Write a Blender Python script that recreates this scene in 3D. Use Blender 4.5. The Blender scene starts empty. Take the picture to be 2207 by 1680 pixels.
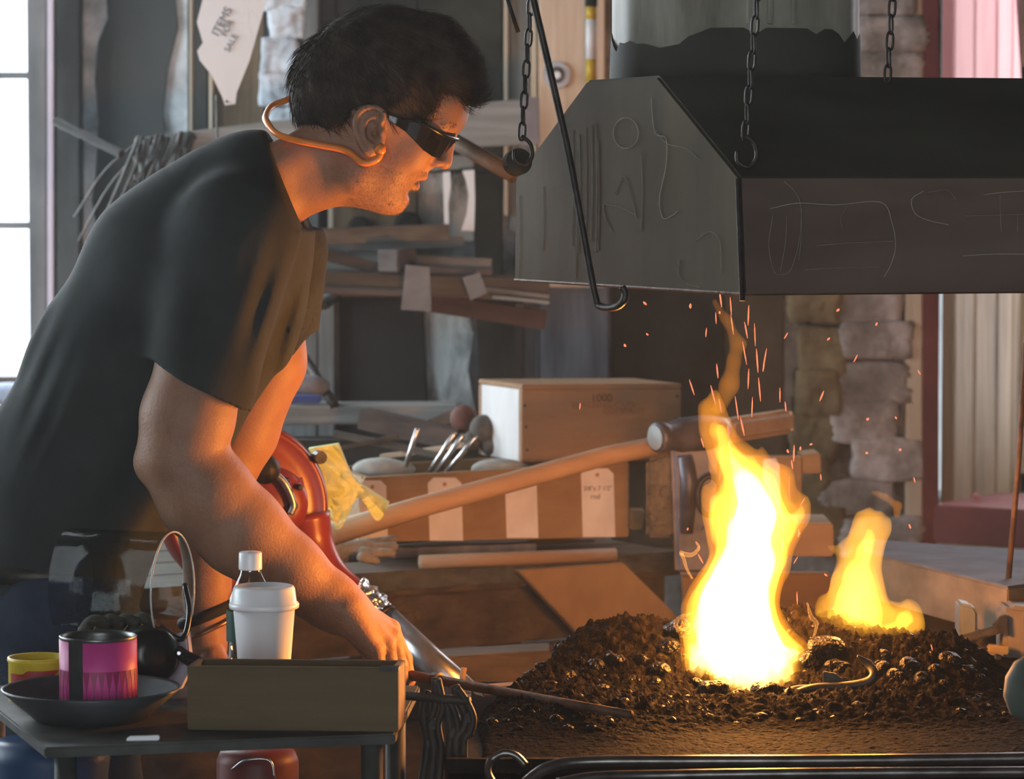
import bpy, bmesh, math, random
import numpy as np
from mathutils import Vector, Matrix

random.seed(7)
rng = np.random.default_rng(7)
scene = bpy.context.scene
COL = scene.collection

# ------------------------------------------------------------------ camera
F, CX, CY, HZ = 7200.0, 1103.5, 840.0, 385.0
CAM = np.array((0.0, 0.0, 1.45))
PITCH = math.atan((CY - HZ) / F)
FWD = np.array((0, math.cos(PITCH), -math.sin(PITCH)))
UP = np.array((0, math.sin(PITCH), math.cos(PITCH)))
cd = bpy.data.cameras.new('camera')
cam = bpy.data.objects.new('camera', cd)
COL.objects.link(cam)
cam.location = CAM
cam.rotation_euler = (math.pi / 2 - PITCH, 0, 0)
cd.sensor_width = 36.0
cd.lens = 36.0 * F / 2207.0
cd.clip_start, cd.clip_end = 0.05, 200
cd.dof.use_dof = True
cd.dof.focus_distance = 4.12
cd.dof.aperture_fstop = 9.0
scene.camera = cam

# ------------------------------------------------------------------ world, daylight, exposure
wd = bpy.data.worlds.new('daylight')
scene.world = wd
wd.use_nodes = True
bgn = wd.node_tree.nodes['Background']
bgn.inputs[0].default_value = (0.86, 0.94, 1.0, 1)
bgn.inputs[1].default_value = 3.0
scene.view_settings.view_transform = 'Standard'
scene.view_settings.look = 'None'
scene.view_settings.gamma = 1.0
scene.view_settings.exposure = 0.0
scene.view_settings.use_curve_mapping = False
scene.cycles.use_denoising = True
scene.cycles.max_bounces = 4
scene.cycles.diffuse_bounces = 2
scene.cycles.glossy_bounces = 2
scene.cycles.transparent_max_bounces = 12
scene.cycles.volume_bounces = 0
scene.cycles.use_adaptive_sampling = True
scene.cycles.adaptive_threshold = 0.08
scene.cycles.adaptive_min_samples = 12
scene.cycles.sample_clamp_indirect = 4.0


def area_light(name, loc, target, sx, sy, power, color):
    ld = bpy.data.lights.new(name, 'AREA')
    ld.shape = 'RECTANGLE'
    ld.size, ld.size_y, ld.energy, ld.color = sx, sy, power, color
    o = bpy.data.objects.new(name, ld)
    COL.objects.link(o)
    o.location = loc
    o.rotation_euler = (Vector(target) - Vector(loc)).to_track_quat('-Z', 'Y').to_euler()
    return o


area_light('window_daylight', (-1.55, 6.72, 1.75), (-1.0, 4.0, 1.3), 1.2, 1.7, 110, (0.86, 0.94, 1.0))
area_light('right_window_daylight', (1.42, 6.82, 1.75), (1.0, 4.0, 1.1), 0.85, 1.7, 28, (1.0, 0.93, 0.95))
area_light('added_door_fill', (-0.4, -2.15, 1.5), (-0.2, 4.0, 1.2), 2.4, 2.2, 66, (0.84, 0.93, 1.0))  # general fill, added at an unseen door behind the camera


area_light('added_side_fill', (-2.72, 5.2, 1.75), (0.3, 5.4, 1.5), 1.5, 1.5, 62, (0.80, 0.93, 1.0))  # bluish fill added from the left to lift the back wall


def point_light(name, loc, power, color, r):
    ld = bpy.data.lights.new(name, 'POINT')
    ld.energy, ld.color, ld.shadow_soft_size = power, color, r
    o = bpy.data.objects.new(name, ld)
    COL.objects.link(o)
    o.location = loc


# ------------------------------------------------------------------ pixel -> place
def ray(px, py):
    return FWD * F + np.array((1.0, 0, 0)) * (px - CX) + UP * (CY - py)


def PY(px, py, Y):
    d = ray(px, py)
    return CAM + d * ((Y - CAM[1]) / d[1])


def PZ(px, py, z):
    d = ray(px, py)
    return CAM + d * ((z - CAM[2]) / d[2])


def PP(px, py, p0, n):
    d = ray(px, py)
    return CAM + d * (np.dot(np.asarray(p0) - CAM, n) / np.dot(d, n))


def sc(Y):
    return Y / F          # metres per pixel at distance Y


FIRE_Y = 4.2
FIRE_COL = (1.0, 0.35, 0.06)
point_light('fire_light', tuple(PY(1605, 1300, FIRE_Y)), 21, FIRE_COL, 0.06)
point_light('fire_light_upper', tuple(PY(1610, 1110, FIRE_Y)), 18, FIRE_COL, 0.05)
point_light('fire_light_side', tuple(PY(1860, 1280, FIRE_Y + 0.05)), 5, FIRE_COL, 0.04)


# ------------------------------------------------------------------ materials
MATS = {}


def M(name, c1, c2=None, rough=0.7, metal=0.0, scale=8.0, detail=3.0, stretch=(1, 1, 1), bump=0.0, bscale=None,
      ramp=(0.35, 0.65), spec=0.3, trans=0.0, emit=None, estr=0.0, c3=None, distort=0.0):
    if name in MATS:
        return MATS[name]
    m = bpy.data.materials.new(name)
    m.use_nodes = True
    nt = m.node_tree
    b = nt.nodes['Principled BSDF']
    b.inputs['Roughness'].default_value = rough
    b.inputs['Metallic'].default_value = metal
    b.inputs['Specular IOR Level'].default_value = spec
    b.inputs['Transmission Weight'].default_value = trans
    b.inputs['Base Color'].default_value = (*c1, 1)
    if emit:
        b.inputs['Emission Color'].default_value = (*emit, 1)
        b.inputs['Emission Strength'].default_value = estr
    if c2 is not None or bump:
        tc = nt.nodes.new('ShaderNodeTexCoord')
        mp = nt.nodes.new('ShaderNodeMapping')
        mp.inputs['Scale'].default_value = stretch
        nt.links.new(tc.outputs['Object'], mp.inputs['Vector'])
    if c2 is not None:
        nz = nt.nodes.new('ShaderNodeTexNoise')
        nz.inputs['Scale'].default_value = scale
        nz.inputs['Detail'].default_value = detail
        nz.inputs['Roughness'].default_value = 0.62
        nz.inputs['Distortion'].default_value = distort
        nt.links.new(mp.outputs[0], nz.inputs['Vector'])
        cr = nt.nodes.new('ShaderNodeValToRGB')
        e = cr.color_ramp.elements
        e[0].position, e[0].color = ramp[0], (*c1, 1)
        e[1].position, e[1].color = ramp[1], (*c2, 1)
        if c3 is not None:
            x = e.new((ramp[0] + ramp[1]) / 2)
            x.color = (*c3, 1)
        nt.links.new(nz.outputs['Fac'], cr.inputs[0])
        nt.links.new(cr.outputs[0], b.inputs['Base Color'])
    if bump:
        n2 = nt.nodes.new('ShaderNodeTexNoise')
        n2.inputs['Scale'].default_value = bscale or scale * 3
        n2.inputs['Detail'].default_value = 2
        nt.links.new(mp.outputs[0], n2.inputs['Vector'])
        bp = nt.nodes.new('ShaderNodeBump')
        bp.inputs['Strength'].default_value = bump
        bp.inputs['Distance'].default_value = 0.01
        nt.links.new(n2.outputs['Fac'], bp.inputs['Height'])
        nt.links.new(bp.outputs[0], b.inputs['Normal'])
    MATS[name] = m
    return m


def wood(name, c1, c2, along='x', rough=0.7, scale=6.0, bump=0.15):
    st = {'x': (0.35, 5, 5), 'z': (5, 5, 0.35), 'y': (5, 0.35, 5)}[along]
    return M(name, c1, c2, rough=rough, scale=scale, stretch=st, bump=bump, bscale=14, ramp=(0.3, 0.7), distort=0.4)


def emission(name, color, strength):
    m = bpy.data.materials.new(name)
    m.use_nodes = True
    nt = m.node_tree
    nt.nodes.clear()
    o = nt.nodes.new('ShaderNodeOutputMaterial')
    e = nt.nodes.new('ShaderNodeEmission')
    e.inputs[0].default_value = (*color, 1)
    e.inputs[1].default_value = strength
    nt.links.new(e.outputs[0], o.inputs['Surface'])
    return m


def flame_volume(name, color, strength):
    m = bpy.data.materials.new(name)
    m.use_nodes = True
    nt = m.node_tree
    nt.nodes.clear()
    o = nt.nodes.new('ShaderNodeOutputMaterial')
    e = nt.nodes.new('ShaderNodeEmission')
    e.inputs[0].default_value = (*color, 1)
    e.inputs[1].default_value = strength
    nt.links.new(e.outputs[0], o.inputs['Volume'])
    return m


def clear_sheet(name, tint, gloss=0.12, rough=0.05):
    """thin clear plastic or window glass: light passes, a little is mirrored"""
    m = bpy.data.materials.new(name)
    m.use_nodes = True
    nt = m.node_tree
    nt.nodes.clear()
    o = nt.nodes.new('ShaderNodeOutputMaterial')
    t = nt.nodes.new('ShaderNodeBsdfTransparent')
    t.inputs[0].default_value = (*tint, 1)
    g = nt.nodes.new('ShaderNodeBsdfGlossy')
    g.inputs['Roughness'].default_value = rough
    mx = nt.nodes.new('ShaderNodeMixShader')
    mx.inputs[0].default_value = gloss
    nt.links.new(t.outputs[0], mx.inputs[1])
    nt.links.new(g.outputs[0], mx.inputs[2])
    nt.links.new(mx.outputs[0], o.inputs['Surface'])
    return m


# ------------------------------------------------------------------ objects
WL = {}


def thing(name, label, cat, loc, group=None):
    o = bpy.data.objects.new(name, None)
    o.empty_display_size = 0.05
    COL.objects.link(o)
    o.location = tuple(float(v) for v in loc)
    o['label'], o['category'] = label, cat
    if group:
        o['group'] = group
    WL[o.name] = np.array(loc, float)
    return o


def tag(o, label, cat, group=None):
    o['label'], o['category'] = label, cat
    if group:
        o['group'] = group
    return o


def add(name, VF, mat, parent=None, smooth=False, bevel=0.0, seg=2, kind=None, origin=None):
    V, Fc = VF
    V = np.asarray(V, float)
    if parent is not None:
        o0 = WL[parent.name]
    elif origin is not None:
        o0 = np.array(origin, float)
    else:
        lo, hi = V.min(0), V.max(0)
        o0 = np.array(((lo[0] + hi[0]) / 2, (lo[1] + hi[1]) / 2, lo[2]))
    me = bpy.data.meshes.new(name)
    Vl = V - o0
    if isinstance(Fc, np.ndarray):
        n, k = Fc.shape
        me.vertices.add(len(Vl))
        me.vertices.foreach_set('co', Vl.astype(np.float32).ravel())
        me.loops.add(n * k)
        me.loops.foreach_set('vertex_index', Fc.astype(np.int32).ravel())
        me.polygons.add(n)
        me.polygons.foreach_set('loop_start', np.arange(0, n * k, k, dtype=np.int32))
        me.polygons.foreach_set('loop_total', np.full(n, k, dtype=np.int32))
        me.update(calc_edges=True)
        me.validate()
    else:
        me.from_pydata([tuple(v) for v in Vl], [], [tuple(f) for f in Fc])
        bm = bmesh.new()
        bm.from_mesh(me)
        bmesh.ops.recalc_face_normals(bm, faces=bm.faces)
        if bevel:
            bmesh.ops.bevel(bm, geom=[e for e in bm.edges], offset=bevel, segments=seg, affect='EDGES', clamp_overlap=True)
        bm.to_mesh(me)
        bm.free()
    if smooth:
        me.polygons.foreach_set('use_smooth', np.ones(len(me.polygons), dtype=bool))
    me.materials.append(mat)
    o = bpy.data.objects.new(name, me)
    COL.objects.link(o)
    if parent is not None:
        o.parent = parent
        WL[o.name] = o0
    else:
        o.location = tuple(o0)
        WL[o.name] = o0
    if kind:
        o['kind'] = kind
    return o


def top(name, VF, mat, label, cat, group=None, **kw):
    return tag(add(name, VF, mat, None, **kw), label, cat, group)


def place_copy(src, loc, parent=None, rot=None, scale=None):
    c = src.copy()
    COL.objects.link(c)
    c.parent = parent
    c.location = tuple(float(v) for v in loc)
    if rot is not None:
        c.rotation_euler = rot
    if scale is not None:
        c.scale = scale
    return c


def join(*parts):
    V, Fc = [], []
    for v, f in parts:
        b = len(V)
        V += [tuple(q) for q in v]
        Fc += [tuple(int(i) + b for i in q) for q in f]
    return V, Fc


BOXF = [(0, 3, 2, 1), (4, 5, 6, 7), (0, 1, 5, 4), (1, 2, 6, 5), (2, 3, 7, 6), (3, 0, 4, 7)]


def hexa(bottom4, top4):
    return [tuple(p) for p in bottom4] + [tuple(p) for p in top4], BOXF


def box(x0, x1, y0, y1, z0, z1):
    return hexa([(x0, y0, z0), (x1, y0, z0), (x1, y1, z0), (x0, y1, z0)],
                [(x0, y0, z1), (x1, y0, z1), (x1, y1, z1), (x0, y1, z1)])


def prism(poly, ext):
    """poly: list of 3-D points, extruded by vector ext"""
    n = len(poly)
    e = np.asarray(ext, float)
    V = [tuple(p) for p in poly] + [tuple(np.asarray(p) + e) for p in poly]
    Fc = [tuple(range(n)), tuple(range(2 * n - 1, n - 1, -1))]
    Fc += [(i, (i + 1) % n, n + (i + 1) % n, n + i) for i in range(n)]
    return V, Fc


def plate(pts, Y, th):
    """upright slab whose face stands at distance Y (or per-point Y) and th metres deep"""
    Ys = Y if isinstance(Y, (list, tuple)) else [Y] * len(pts)
    return prism([PY(p[0], p[1], y) for p, y in zip(pts, Ys)], (0, th, 0))


def bar(x1, y1, x2, y2, Y1, Y2, hpx, dep):
    """square-section bar between two seen points; hpx is its height in the picture"""
    a, b = PY(x1, y1, Y1), PY(x2, y2, Y2)
    d = b - a
    d /= np.linalg.norm(d)
    s = np.cross(d, (0, 0, 1.0))
    s /= np.linalg.norm(s)
    u = np.cross(s, d)
    h = hpx * sc((Y1 + Y2) / 2) / 2
    q = [-s * dep / 2 - u * h, s * dep / 2 - u * h, s * dep / 2 + u * h, -s * dep / 2 + u * h]
    return hexa([a + k for k in q], [b + k for k in q])


def tube(path, rad, n=10, cap=True, closed=False):
    P = np.asarray(path, float)
    m = len(P)
    R = np.full(m, rad) if np.isscalar(rad) else np.asarray(rad, float)
    T = np.zeros_like(P)
    if closed:
        T = np.roll(P, -1, 0) - np.roll(P, 1, 0)
    else:
        T[1:-1] = P[2:] - P[:-2]
        T[0], T[-1] = P[1] - P[0], P[-1] - P[-2]
    T /= np.linalg.norm(T, axis=1)[:, None] + 1e-12
    ref = np.array((0, 0, 1.0)) if abs(T[0][2]) < 0.9 else np.array((1.0, 0, 0))
    N = np.cross(T[0], ref)
    N /= np.linalg.norm(N)
    V, Fc = [], []
    for i in range(m):
        N = N - T[i] * np.dot(N, T[i])
        N /= np.linalg.norm(N) + 1e-12
        B = np.cross(T[i], N)
        for k in range(n):
            a = 2 * math.pi * k / n
            V.append(tuple(P[i] + (N * math.cos(a) + B * math.sin(a)) * R[i]))
    for i in range(m if closed else m - 1):
        j = (i + 1) % m
        for k in range(n):
            Fc.append((i * n + k, i * n + (k + 1) % n, j * n + (k + 1) % n, j * n + k))
    if cap and not closed:
        Fc.append(tuple(range(n - 1, -1, -1)))
        Fc.append(tuple((m - 1) * n + k for k in range(n)))
    return V, Fc


def smooth_path(pts, k=8):
    """Catmull-Rom through the points"""
    P = [np.asarray(p, float) for p in pts]
    P = [2 * P[0] - P[1]] + P + [2 * P[-1] - P[-2]]
    out = []
    for i in range(1, len(P) - 2):
        for j in range(k):
            t = j / k
            out.append(0.5 * ((2 * P[i]) + (P[i + 1] - P[i - 1]) * t + (2 * P[i - 1] - 5 * P[i] + 4 * P[i + 1] - P[i + 2]) * t * t
                              + (3 * P[i] - P[i - 1] - 3 * P[i + 1] + P[i + 2]) * t ** 3))
    out.append(P[-2])
    return out


def lathe(profile, c, axis=(0, 0, 1), n=32, cap=True):
    """profile: (radius, distance along axis)"""
    ax = np.asarray(axis, float)
    ax /= np.linalg.norm(ax)
    ref = np.array((1.0, 0, 0)) if abs(ax[0]) < 0.8 else np.array((0, 0, 1.0))
    u = np.cross(ax, ref)
    u /= np.linalg.norm(u)
    v = np.cross(ax, u)
    c = np.asarray(c, float)
    V, Fc = [], []
    for r, h in profile:
        for k in range(n):
            a = 2 * math.pi * k / n
            V.append(tuple(c + ax * h + (u * math.cos(a) + v * math.sin(a)) * r))
    for i in range(len(profile) - 1):
        for k in range(n):
            Fc.append((i * n + k, i * n + (k + 1) % n, (i + 1) * n + (k + 1) % n, (i + 1) * n + k))
    if cap:
        Fc.append(tuple(range(n - 1, -1, -1)))
        Fc.append(tuple((len(profile) - 1) * n + k for k in range(n)))
    return V, Fc


def ico(sub):
    bm = bmesh.new()
    bmesh.ops.create_icosphere(bm, subdivisions=sub, radius=1.0)
    V = np.array([v.co[:] for v in bm.verts])
    Fc = np.array([[v.index for v in f.verts] for f in bm.faces])
    bm.free()
    return V, Fc


ICO = {k: ico(k) for k in (1, 2, 3, 4)}


def waves(P, freq, seed, n=7):
    """smooth pseudo-noise in -1..1 from a few plane waves"""
    r = np.random.default_rng(seed)
    out = np.zeros(P.shape[:-1])
    for _ in range(n):
        k = r.normal(size=3)
        k *= freq * r.uniform(0.6, 1.6) / np.linalg.norm(k)
        out += np.sin(P @ k + r.uniform(0, 6.28))
    return out / n * 1.8


def lump(c, r, seed, rough=0.25, sub=2, boxy=0.0, freq=2.5, fine=0.0):
    V, Fc = ICO[sub]
    D = V.copy()
    if boxy:
        D = D / (np.max(np.abs(D), axis=1)[:, None] ** boxy)
    D = D * (1 + rough * waves(V, freq, seed) + fine * waves(V, freq * 3.2, seed + 5))[:, None]
    return D * np.asarray(r) + np.asarray(c), Fc


def text(name, s, p, right, up, size, mat, parent, depth=0.0003, align='LEFT', shear=0.0):
    cu = bpy.data.curves.new(name, 'FONT')
    cu.body, cu.size, cu.align_x, cu.shear = s, size, align, shear
    cu.extrude = depth
    cu.materials.append(mat)
    o = bpy.data.objects.new(name, cu)
    COL.objects.link(o)
    r = Vector(right).normalized()
    u = Vector(up).normalized()
    n = r.cross(u).normalized()
    u = n.cross(r)
    mw = Matrix((r, u, n)).transposed().to_4x4()
    mw.translation = Vector(tuple(p)) - Vector(tuple(WL[parent.name]))
    o.parent = parent
    o.matrix_local = mw
    return o


# ------------------------------------------------------------------ implicit surfaces for flesh, cloth, flames
class Grid:
    def __init__(s, lo, hi, h):
        s.lo, s.h = np.array(lo, float), h
        s.n = np.ceil((np.array(hi) - s.lo) / h).astype(int) + 1
        s.d = np.full(s.n, 9.0, dtype=np.float32)

    def view(s, lo, hi):
        a = np.clip(np.floor((np.array(lo) - s.lo) / s.h).astype(int), 0, s.n)
        b = np.clip(np.ceil((np.array(hi) - s.lo) / s.h).astype(int) + 1, 0, s.n)
        sl = tuple(slice(i, j) for i, j in zip(a, b))
        ax = [(s.lo[i] + s.h * np.arange(a[i], b[i])).astype(np.float32) for i in range(3)]
        return sl, ax[0][:, None, None], ax[1][None, :, None], ax[2][None, None, :]

    def put(s, f, lo, hi, k=0.0, op='add'):
        m = k * 1.5 + 4 * s.h
        sl, x, y, z = s.view(np.array(lo) - m, np.array(hi) + m)
        d = s.d[sl]
        if d.size == 0:
            return
        e = f(x, y, z)
        if op == 'add':
            if k:
                t = np.clip(0.5 + 0.5 * (d - e) / k, 0, 1)
                s.d[sl] = d * (1 - t) + e * t - k * t * (1 - t)
            else:
                s.d[sl] = np.minimum(d, e)
        elif op == 'sub':
            e = -e
            if k:
                t = np.clip(0.5 - 0.5 * (d - e) / k, 0, 1)
                s.d[sl] = d * (1 - t) + e * t + k * t * (1 - t)
            else:
                s.d[sl] = np.maximum(d, e)

    def cone(s, a, b, r1, r2, k=0.0, op='add', wy=1.0, cut=None):
        a, b = np.array(a, float), np.array(b, float)
        R = max(r1, r2)
        ext = np.array((R, R * max(wy, 1), R))
        ab = b - a
        sy = 1.0 / wy
        L2 = ab[0] ** 2 + (ab[1] * sy) ** 2 + ab[2] ** 2 + 1e-12

        def f(x, y, z):
            X, Yv, Z = x - a[0], (y - a[1]) * sy, z - a[2]
            t = np.clip((X * ab[0] + Yv * ab[1] * sy + Z * ab[2]) / L2, 0, 1)
            d = np.sqrt((X - t * ab[0]) ** 2 + (Yv - t * ab[1] * sy) ** 2 + (Z - t * ab[2]) ** 2) - (r1 + (r2 - r1) * t)
            if cut is not None:
                p, n = cut
                d = np.maximum(d, (x - p[0]) * n[0] + (y - p[1]) * n[1] + (z - p[2]) * n[2])
            return d
        s.put(f, np.minimum(a, b) - ext, np.maximum(a, b) + ext, k, op)

    def ell(s, c, r, ang=0.0, k=0.0, op='add', tilt=0.0):
        """ellipsoid: r = (along, across, depth); ang: direction of 'along' in the picture plane, degrees clockwise from +x"""
        c = np.array(c, float)
        ca, sa = math.cos(math.radians(ang)), math.sin(math.radians(ang))
        R = max(r)

        def f(x, y, z):
            X, Yv, Z = x - c[0], y - c[1], z - c[2]
            u = X * ca - Z * sa
            v = X * sa + Z * ca
            Yv = Yv + tilt * u
            k0 = np.sqrt((u / r[0]) ** 2 + (v / r[1]) ** 2 + (Yv / r[2]) ** 2)
            k1 = np.sqrt((u / r[0] ** 2) ** 2 + (v / r[1] ** 2) ** 2 + (Yv / r[2] ** 2) ** 2) + 1e-9
            return k0 * (k0 - 1.0) / k1
        s.put(f, c - R, c + R, k, op)

    def mesh(s):
        d, ids = s.d, None
        g = d < 0
        c = np.zeros(tuple(np.array(d.shape) - 1), np.int8)
        for i in (0, 1):
            for j in (0, 1):
                for k in (0, 1):
                    c += g[i:d.shape[0] - 1 + i, j:d.shape[1] - 1 + j, k:d.shape[2] - 1 + k]
        act = (c > 0) & (c < 8)
        ids = np.argwhere(act)
        idx = np.full(act.shape, -1, np.int32)
        idx[act] = np.arange(len(ids))
        acc = np.zeros((len(ids), 3))
        cnt = np.zeros(len(ids))
        for ax in range(3):
            for u in (0, 1):
                for v in (0, 1):
                    o1 = [0, 0, 0]
                    o1[(ax + 1) % 3], o1[(ax + 2) % 3] = u, v
                    o2 = list(o1)
                    o2[ax] = 1
                    p1, p2 = ids + o1, ids + o2
                    v1, v2 = d[tuple(p1.T)], d[tuple(p2.T)]
                    m = (v1 < 0) != (v2 < 0)
                    t = v1[m] / (v1[m] - v2[m])
                    q = np.tile(np.array(o1, float), (m.sum(), 1))
                    q[:, ax] = t
                    acc[m] += q
                    cnt[m] += 1
        V = s.lo + s.h * (ids + acc / cnt[:, None])
        quads = []
        for ax in range(3):
            b, cc = (ax + 1) % 3, (ax + 2) % 3
            lo = [slice(None)] * 3
            hi = [slice(None)] * 3
            lo[ax], hi[ax] = slice(None, -1), slice(1, None)
            ch = g[tuple(lo)] != g[tuple(hi)]
            e = np.argwhere(ch)
            e = e[(e[:, b] > 0) & (e[:, cc] > 0) & (e[:, b] < d.shape[b] - 1) & (e[:, cc] < d.shape[cc] - 1)]
            inside = g[tuple(e.T)]

            def cell(db, dc):
                q = e.copy()
                q[:, b] += db
                q[:, cc] += dc
                return idx[tuple(q.T)]
            Q = np.stack([cell(-1, -1), cell(0, -1), cell(0, 0), cell(-1, 0)], 1)
            Q[~inside] = Q[~inside][:, ::-1]
            quads.append(Q)
        Fq = np.concatenate(quads)
        return V, Fq[(Fq >= 0).all(1)]

# ================================================================== THE ROOM
WY = 6.6
m_plaster = M('whitewash', (0.055, 0.06, 0.055), (0.42, 0.47, 0.52), rough=0.95, scale=5.0, detail=5, bump=0.6, bscale=14, ramp=(0.36, 0.62), c3=(0.22, 0.24, 0.25))
m_soot = M('sooty_wall', (0.011, 0.011, 0.008), (0.065, 0.066, 0.048), rough=0.95, scale=4.5, detail=4, bump=0.5, bscale=12, ramp=(0.35, 0.75))
m_floor = M('earth_floor', (0.04, 0.032, 0.024), (0.12, 0.095, 0.07), rough=0.95, scale=3, bump=0.4)
m_ceil = wood('ceiling_boards', (0.04, 0.032, 0.025), (0.10, 0.08, 0.06), 'y')
m_stone = M('whitewashed_stone', (0.14, 0.13, 0.12), (0.62, 0.59, 0.60), rough=0.95, scale=9, detail=5, bump=0.8, bscale=22, ramp=(0.32, 0.68), c3=(0.30, 0.28, 0.27))
m_stone2 = M('tan_stone', (0.10, 0.08, 0.045), (0.34, 0.28, 0.17), rough=0.95, scale=8, detail=5, bump=0.8, bscale=20)
m_stoneb = M('blue_white_stone', (0.32, 0.37, 0.43), (0.76, 0.82, 0.90), rough=0.95, scale=10, detail=5, bump=0.8, bscale=24, ramp=(0.3, 0.6))
m_greywood = wood('grey_weathered_wood', (0.09, 0.095, 0.095), (0.27, 0.28, 0.28), 'z')
m_greywoodx = wood('grey_weathered_rail', (0.17, 0.175, 0.165), (0.40, 0.41, 0.40), 'x')
m_darkpost = M('dark_post', (0.028, 0.028, 0.027), (0.08, 0.084, 0.082), rough=0.9, scale=5, stretch=(2, 2, 0.6), bump=0.2)
m_pine = wood('new_pine', (0.68, 0.51, 0.37), (0.82, 0.66, 0.51), 'z', scale=4)
m_tan = wood('tan_batten', (0.50, 0.43, 0.33), (0.62, 0.55, 0.44), 'z')
m_brown = wood('brown_board', (0.10, 0.07, 0.042), (0.20, 0.145, 0.09), 'z')
m_black = M('black_panel', (0.012, 0.013, 0.011), (0.022, 0.023, 0.02), rough=0.85, scale=3)
m_bluegrey = M('bluegrey_board', (0.10, 0.105, 0.125), (0.24, 0.25, 0.29), rough=0.85, scale=5, stretch=(3, 3, 0.5), bump=0.2)
m_redpaint = M('dark_red_paint', (0.11, 0.022, 0.022), (0.17, 0.04, 0.038), rough=0.55, scale=7)
m_pink = M('pink_paint', (0.42, 0.16, 0.17), (0.52, 0.23, 0.24), rough=0.5, scale=4, stretch=(3, 3, 0.5))
m_lilac = M('lilac_strip', (0.55, 0.48, 0.56), (0.66, 0.58, 0.66), rough=0.5, scale=5)
m_jamb = M('firelit_jamb', (0.13, 0.085, 0.04), (0.27, 0.19, 0.10), rough=0.6, scale=4, stretch=(3, 3, 0.4), bump=0.15)  # tan tone puts the fire's light into the lower jamb colour
m_cream = M('cream_timber', (0.42, 0.36, 0.27), (0.60, 0.53, 0.42), rough=0.75, scale=5, stretch=(0.6, 3, 3), bump=0.2)
m_glass = clear_sheet('window_glass', (0.97, 0.98, 1.0), 0.06, 0.02)

XL0, XL1, ZS = -2.1, -0.943, 1.065
XR0, XR1, ZR = 0.845, 2.05, 0.80


def struct(name, VF, mat, **kw):
    return add(name, VF, mat, kind='structure', **kw)


struct('floor', box(-3.2, 3.2, -2.6, 7.3, -0.06, 0.0), m_floor)
struct('ceiling', box(-3.2, 3.2, -2.6, 7.3, 3.2, 3.26), m_ceil)
xj = float(PY(2188, 700, 6.95)[0])
wall = struct('wall_back', join(
    box(-2.8, XL0, WY, WY + 0.35, 0, 3.2), box(XL0, XL1, WY, WY + 0.35, 0, ZS - 0.05), box(XL0, XL1, WY, WY + 0.35, 2.55, 3.2),
    box(XL1, XR0, WY, WY + 0.35, 0, 3.2), box(XR0, XR1, WY, WY + 0.35, 0, ZR), box(XR0, XR1, WY, WY + 0.35, 2.55, 3.2),
    box(XR1, 2.8, WY, WY + 0.35, 0, 3.2)), m_plaster, origin=(0, WY, 0))
struct('wall_left', join(box(-2.9, -2.8, -2.6, 4.4, 0, 3.2), box(-2.9, -2.8, 6.0, 7.0, 0, 3.2), box(-2.9, -2.8, 4.4, 6.0, 0, 0.95), box(-2.9, -2.8, 4.4, 6.0, 2.55, 3.2)), m_soot)
w3 = struct('added_side_window', join(box(-2.88, -2.82, 4.4, 4.45, 0.95, 2.55), box(-2.88, -2.82, 5.95, 6.0, 0.95, 2.55), box(-2.88, -2.82, 4.45, 5.95, 0.95, 1.0), box(-2.88, -2.82, 4.45, 5.95, 2.5, 2.55), box(-2.88, -2.82, 5.18, 5.22, 1.0, 2.5)), m_greywood)  # unseen window added out of view to go with the side fill
struct('wall_right', box(2.8, 2.9, -2.6, 7.0, 0, 3.2), m_soot)
struct('wall_front', join(box(-2.8, -1.7, -2.15, -2.0, 0, 3.2), box(0.9, 2.8, -2.15, -2.0, 0, 3.2), box(-1.7, 0.9, -2.15, -2.0, 2.7, 3.2)), m_soot)


def wpiece(name, pts, mat, off=0.0, th=0.03, bevel=0.003, smooth=False):
    """a board or sheet fixed on the back wall; off = how far its face stands out"""
    return add(name, plate(pts, WY - 0.004 - off - th, th), mat, wall, bevel=bevel, smooth=smooth)


def rect(x0, y0, x1, y1):
    return [(x0, y1), (x1, y1), (x1, y0), (x0, y0)]


def wob(x, y0, y1, n, amp, seed):
    r = random.Random(seed)
    return [(x + r.uniform(-amp, amp), y0 + (y1 - y0) * i / n) for i in range(n + 1)]


# left part of the wall
wpiece('post', rect(122, -60, 172, 900), m_darkpost, 0.02, 0.05)
wpiece('whitewash_patch', rect(173, -60, 404, 560), M('bluish_whitewash', (0.20, 0.23, 0.25), (0.66, 0.72, 0.78), rough=0.95, scale=9, detail=5, bump=0.6, bscale=16, ramp=(0.3, 0.6)), 0.0, 0.004, 0.0)
lf = [(228, -60), (232, 40), (212, 90), (205, 170), (212, 260), (206, 380), (198, 430), (212, 520), (205, 640), (208, 900)]
rt = [(372, 900), (368, 600), (372, 420), (360, 330), (352, 240), (362, 150), (384, 60), (374, -60)]
wpiece('dark_sheet', lf + rt, M('dark_sheet_metal', (0.038, 0.044, 0.044), (0.07, 0.078, 0.078), rough=0.75, scale=3, stretch=(1, 1, 0.5)), 0.006, 0.008, 0.001)
wpiece('batten', rect(408, -60, 416, 300), m_tan, 0.0, 0.03)
wpiece('plank', rect(417, -60, 448, 420), m_darkpost, 0.0, 0.03)
wpiece('batten', rect(450, -60, 460, 330), m_tan, 0.0, 0.035)
wpiece('brown_panel', rect(462, -60, 570, 330), m_brown, 0.0, 0.02)
wpiece('plank', rect(655, -60, 688, 560), m_greywood, 0.0, 0.05)
wpiece('plank', rect(689, -60, 722, 560), m_darkpost, 0.0, 0.03)
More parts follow.
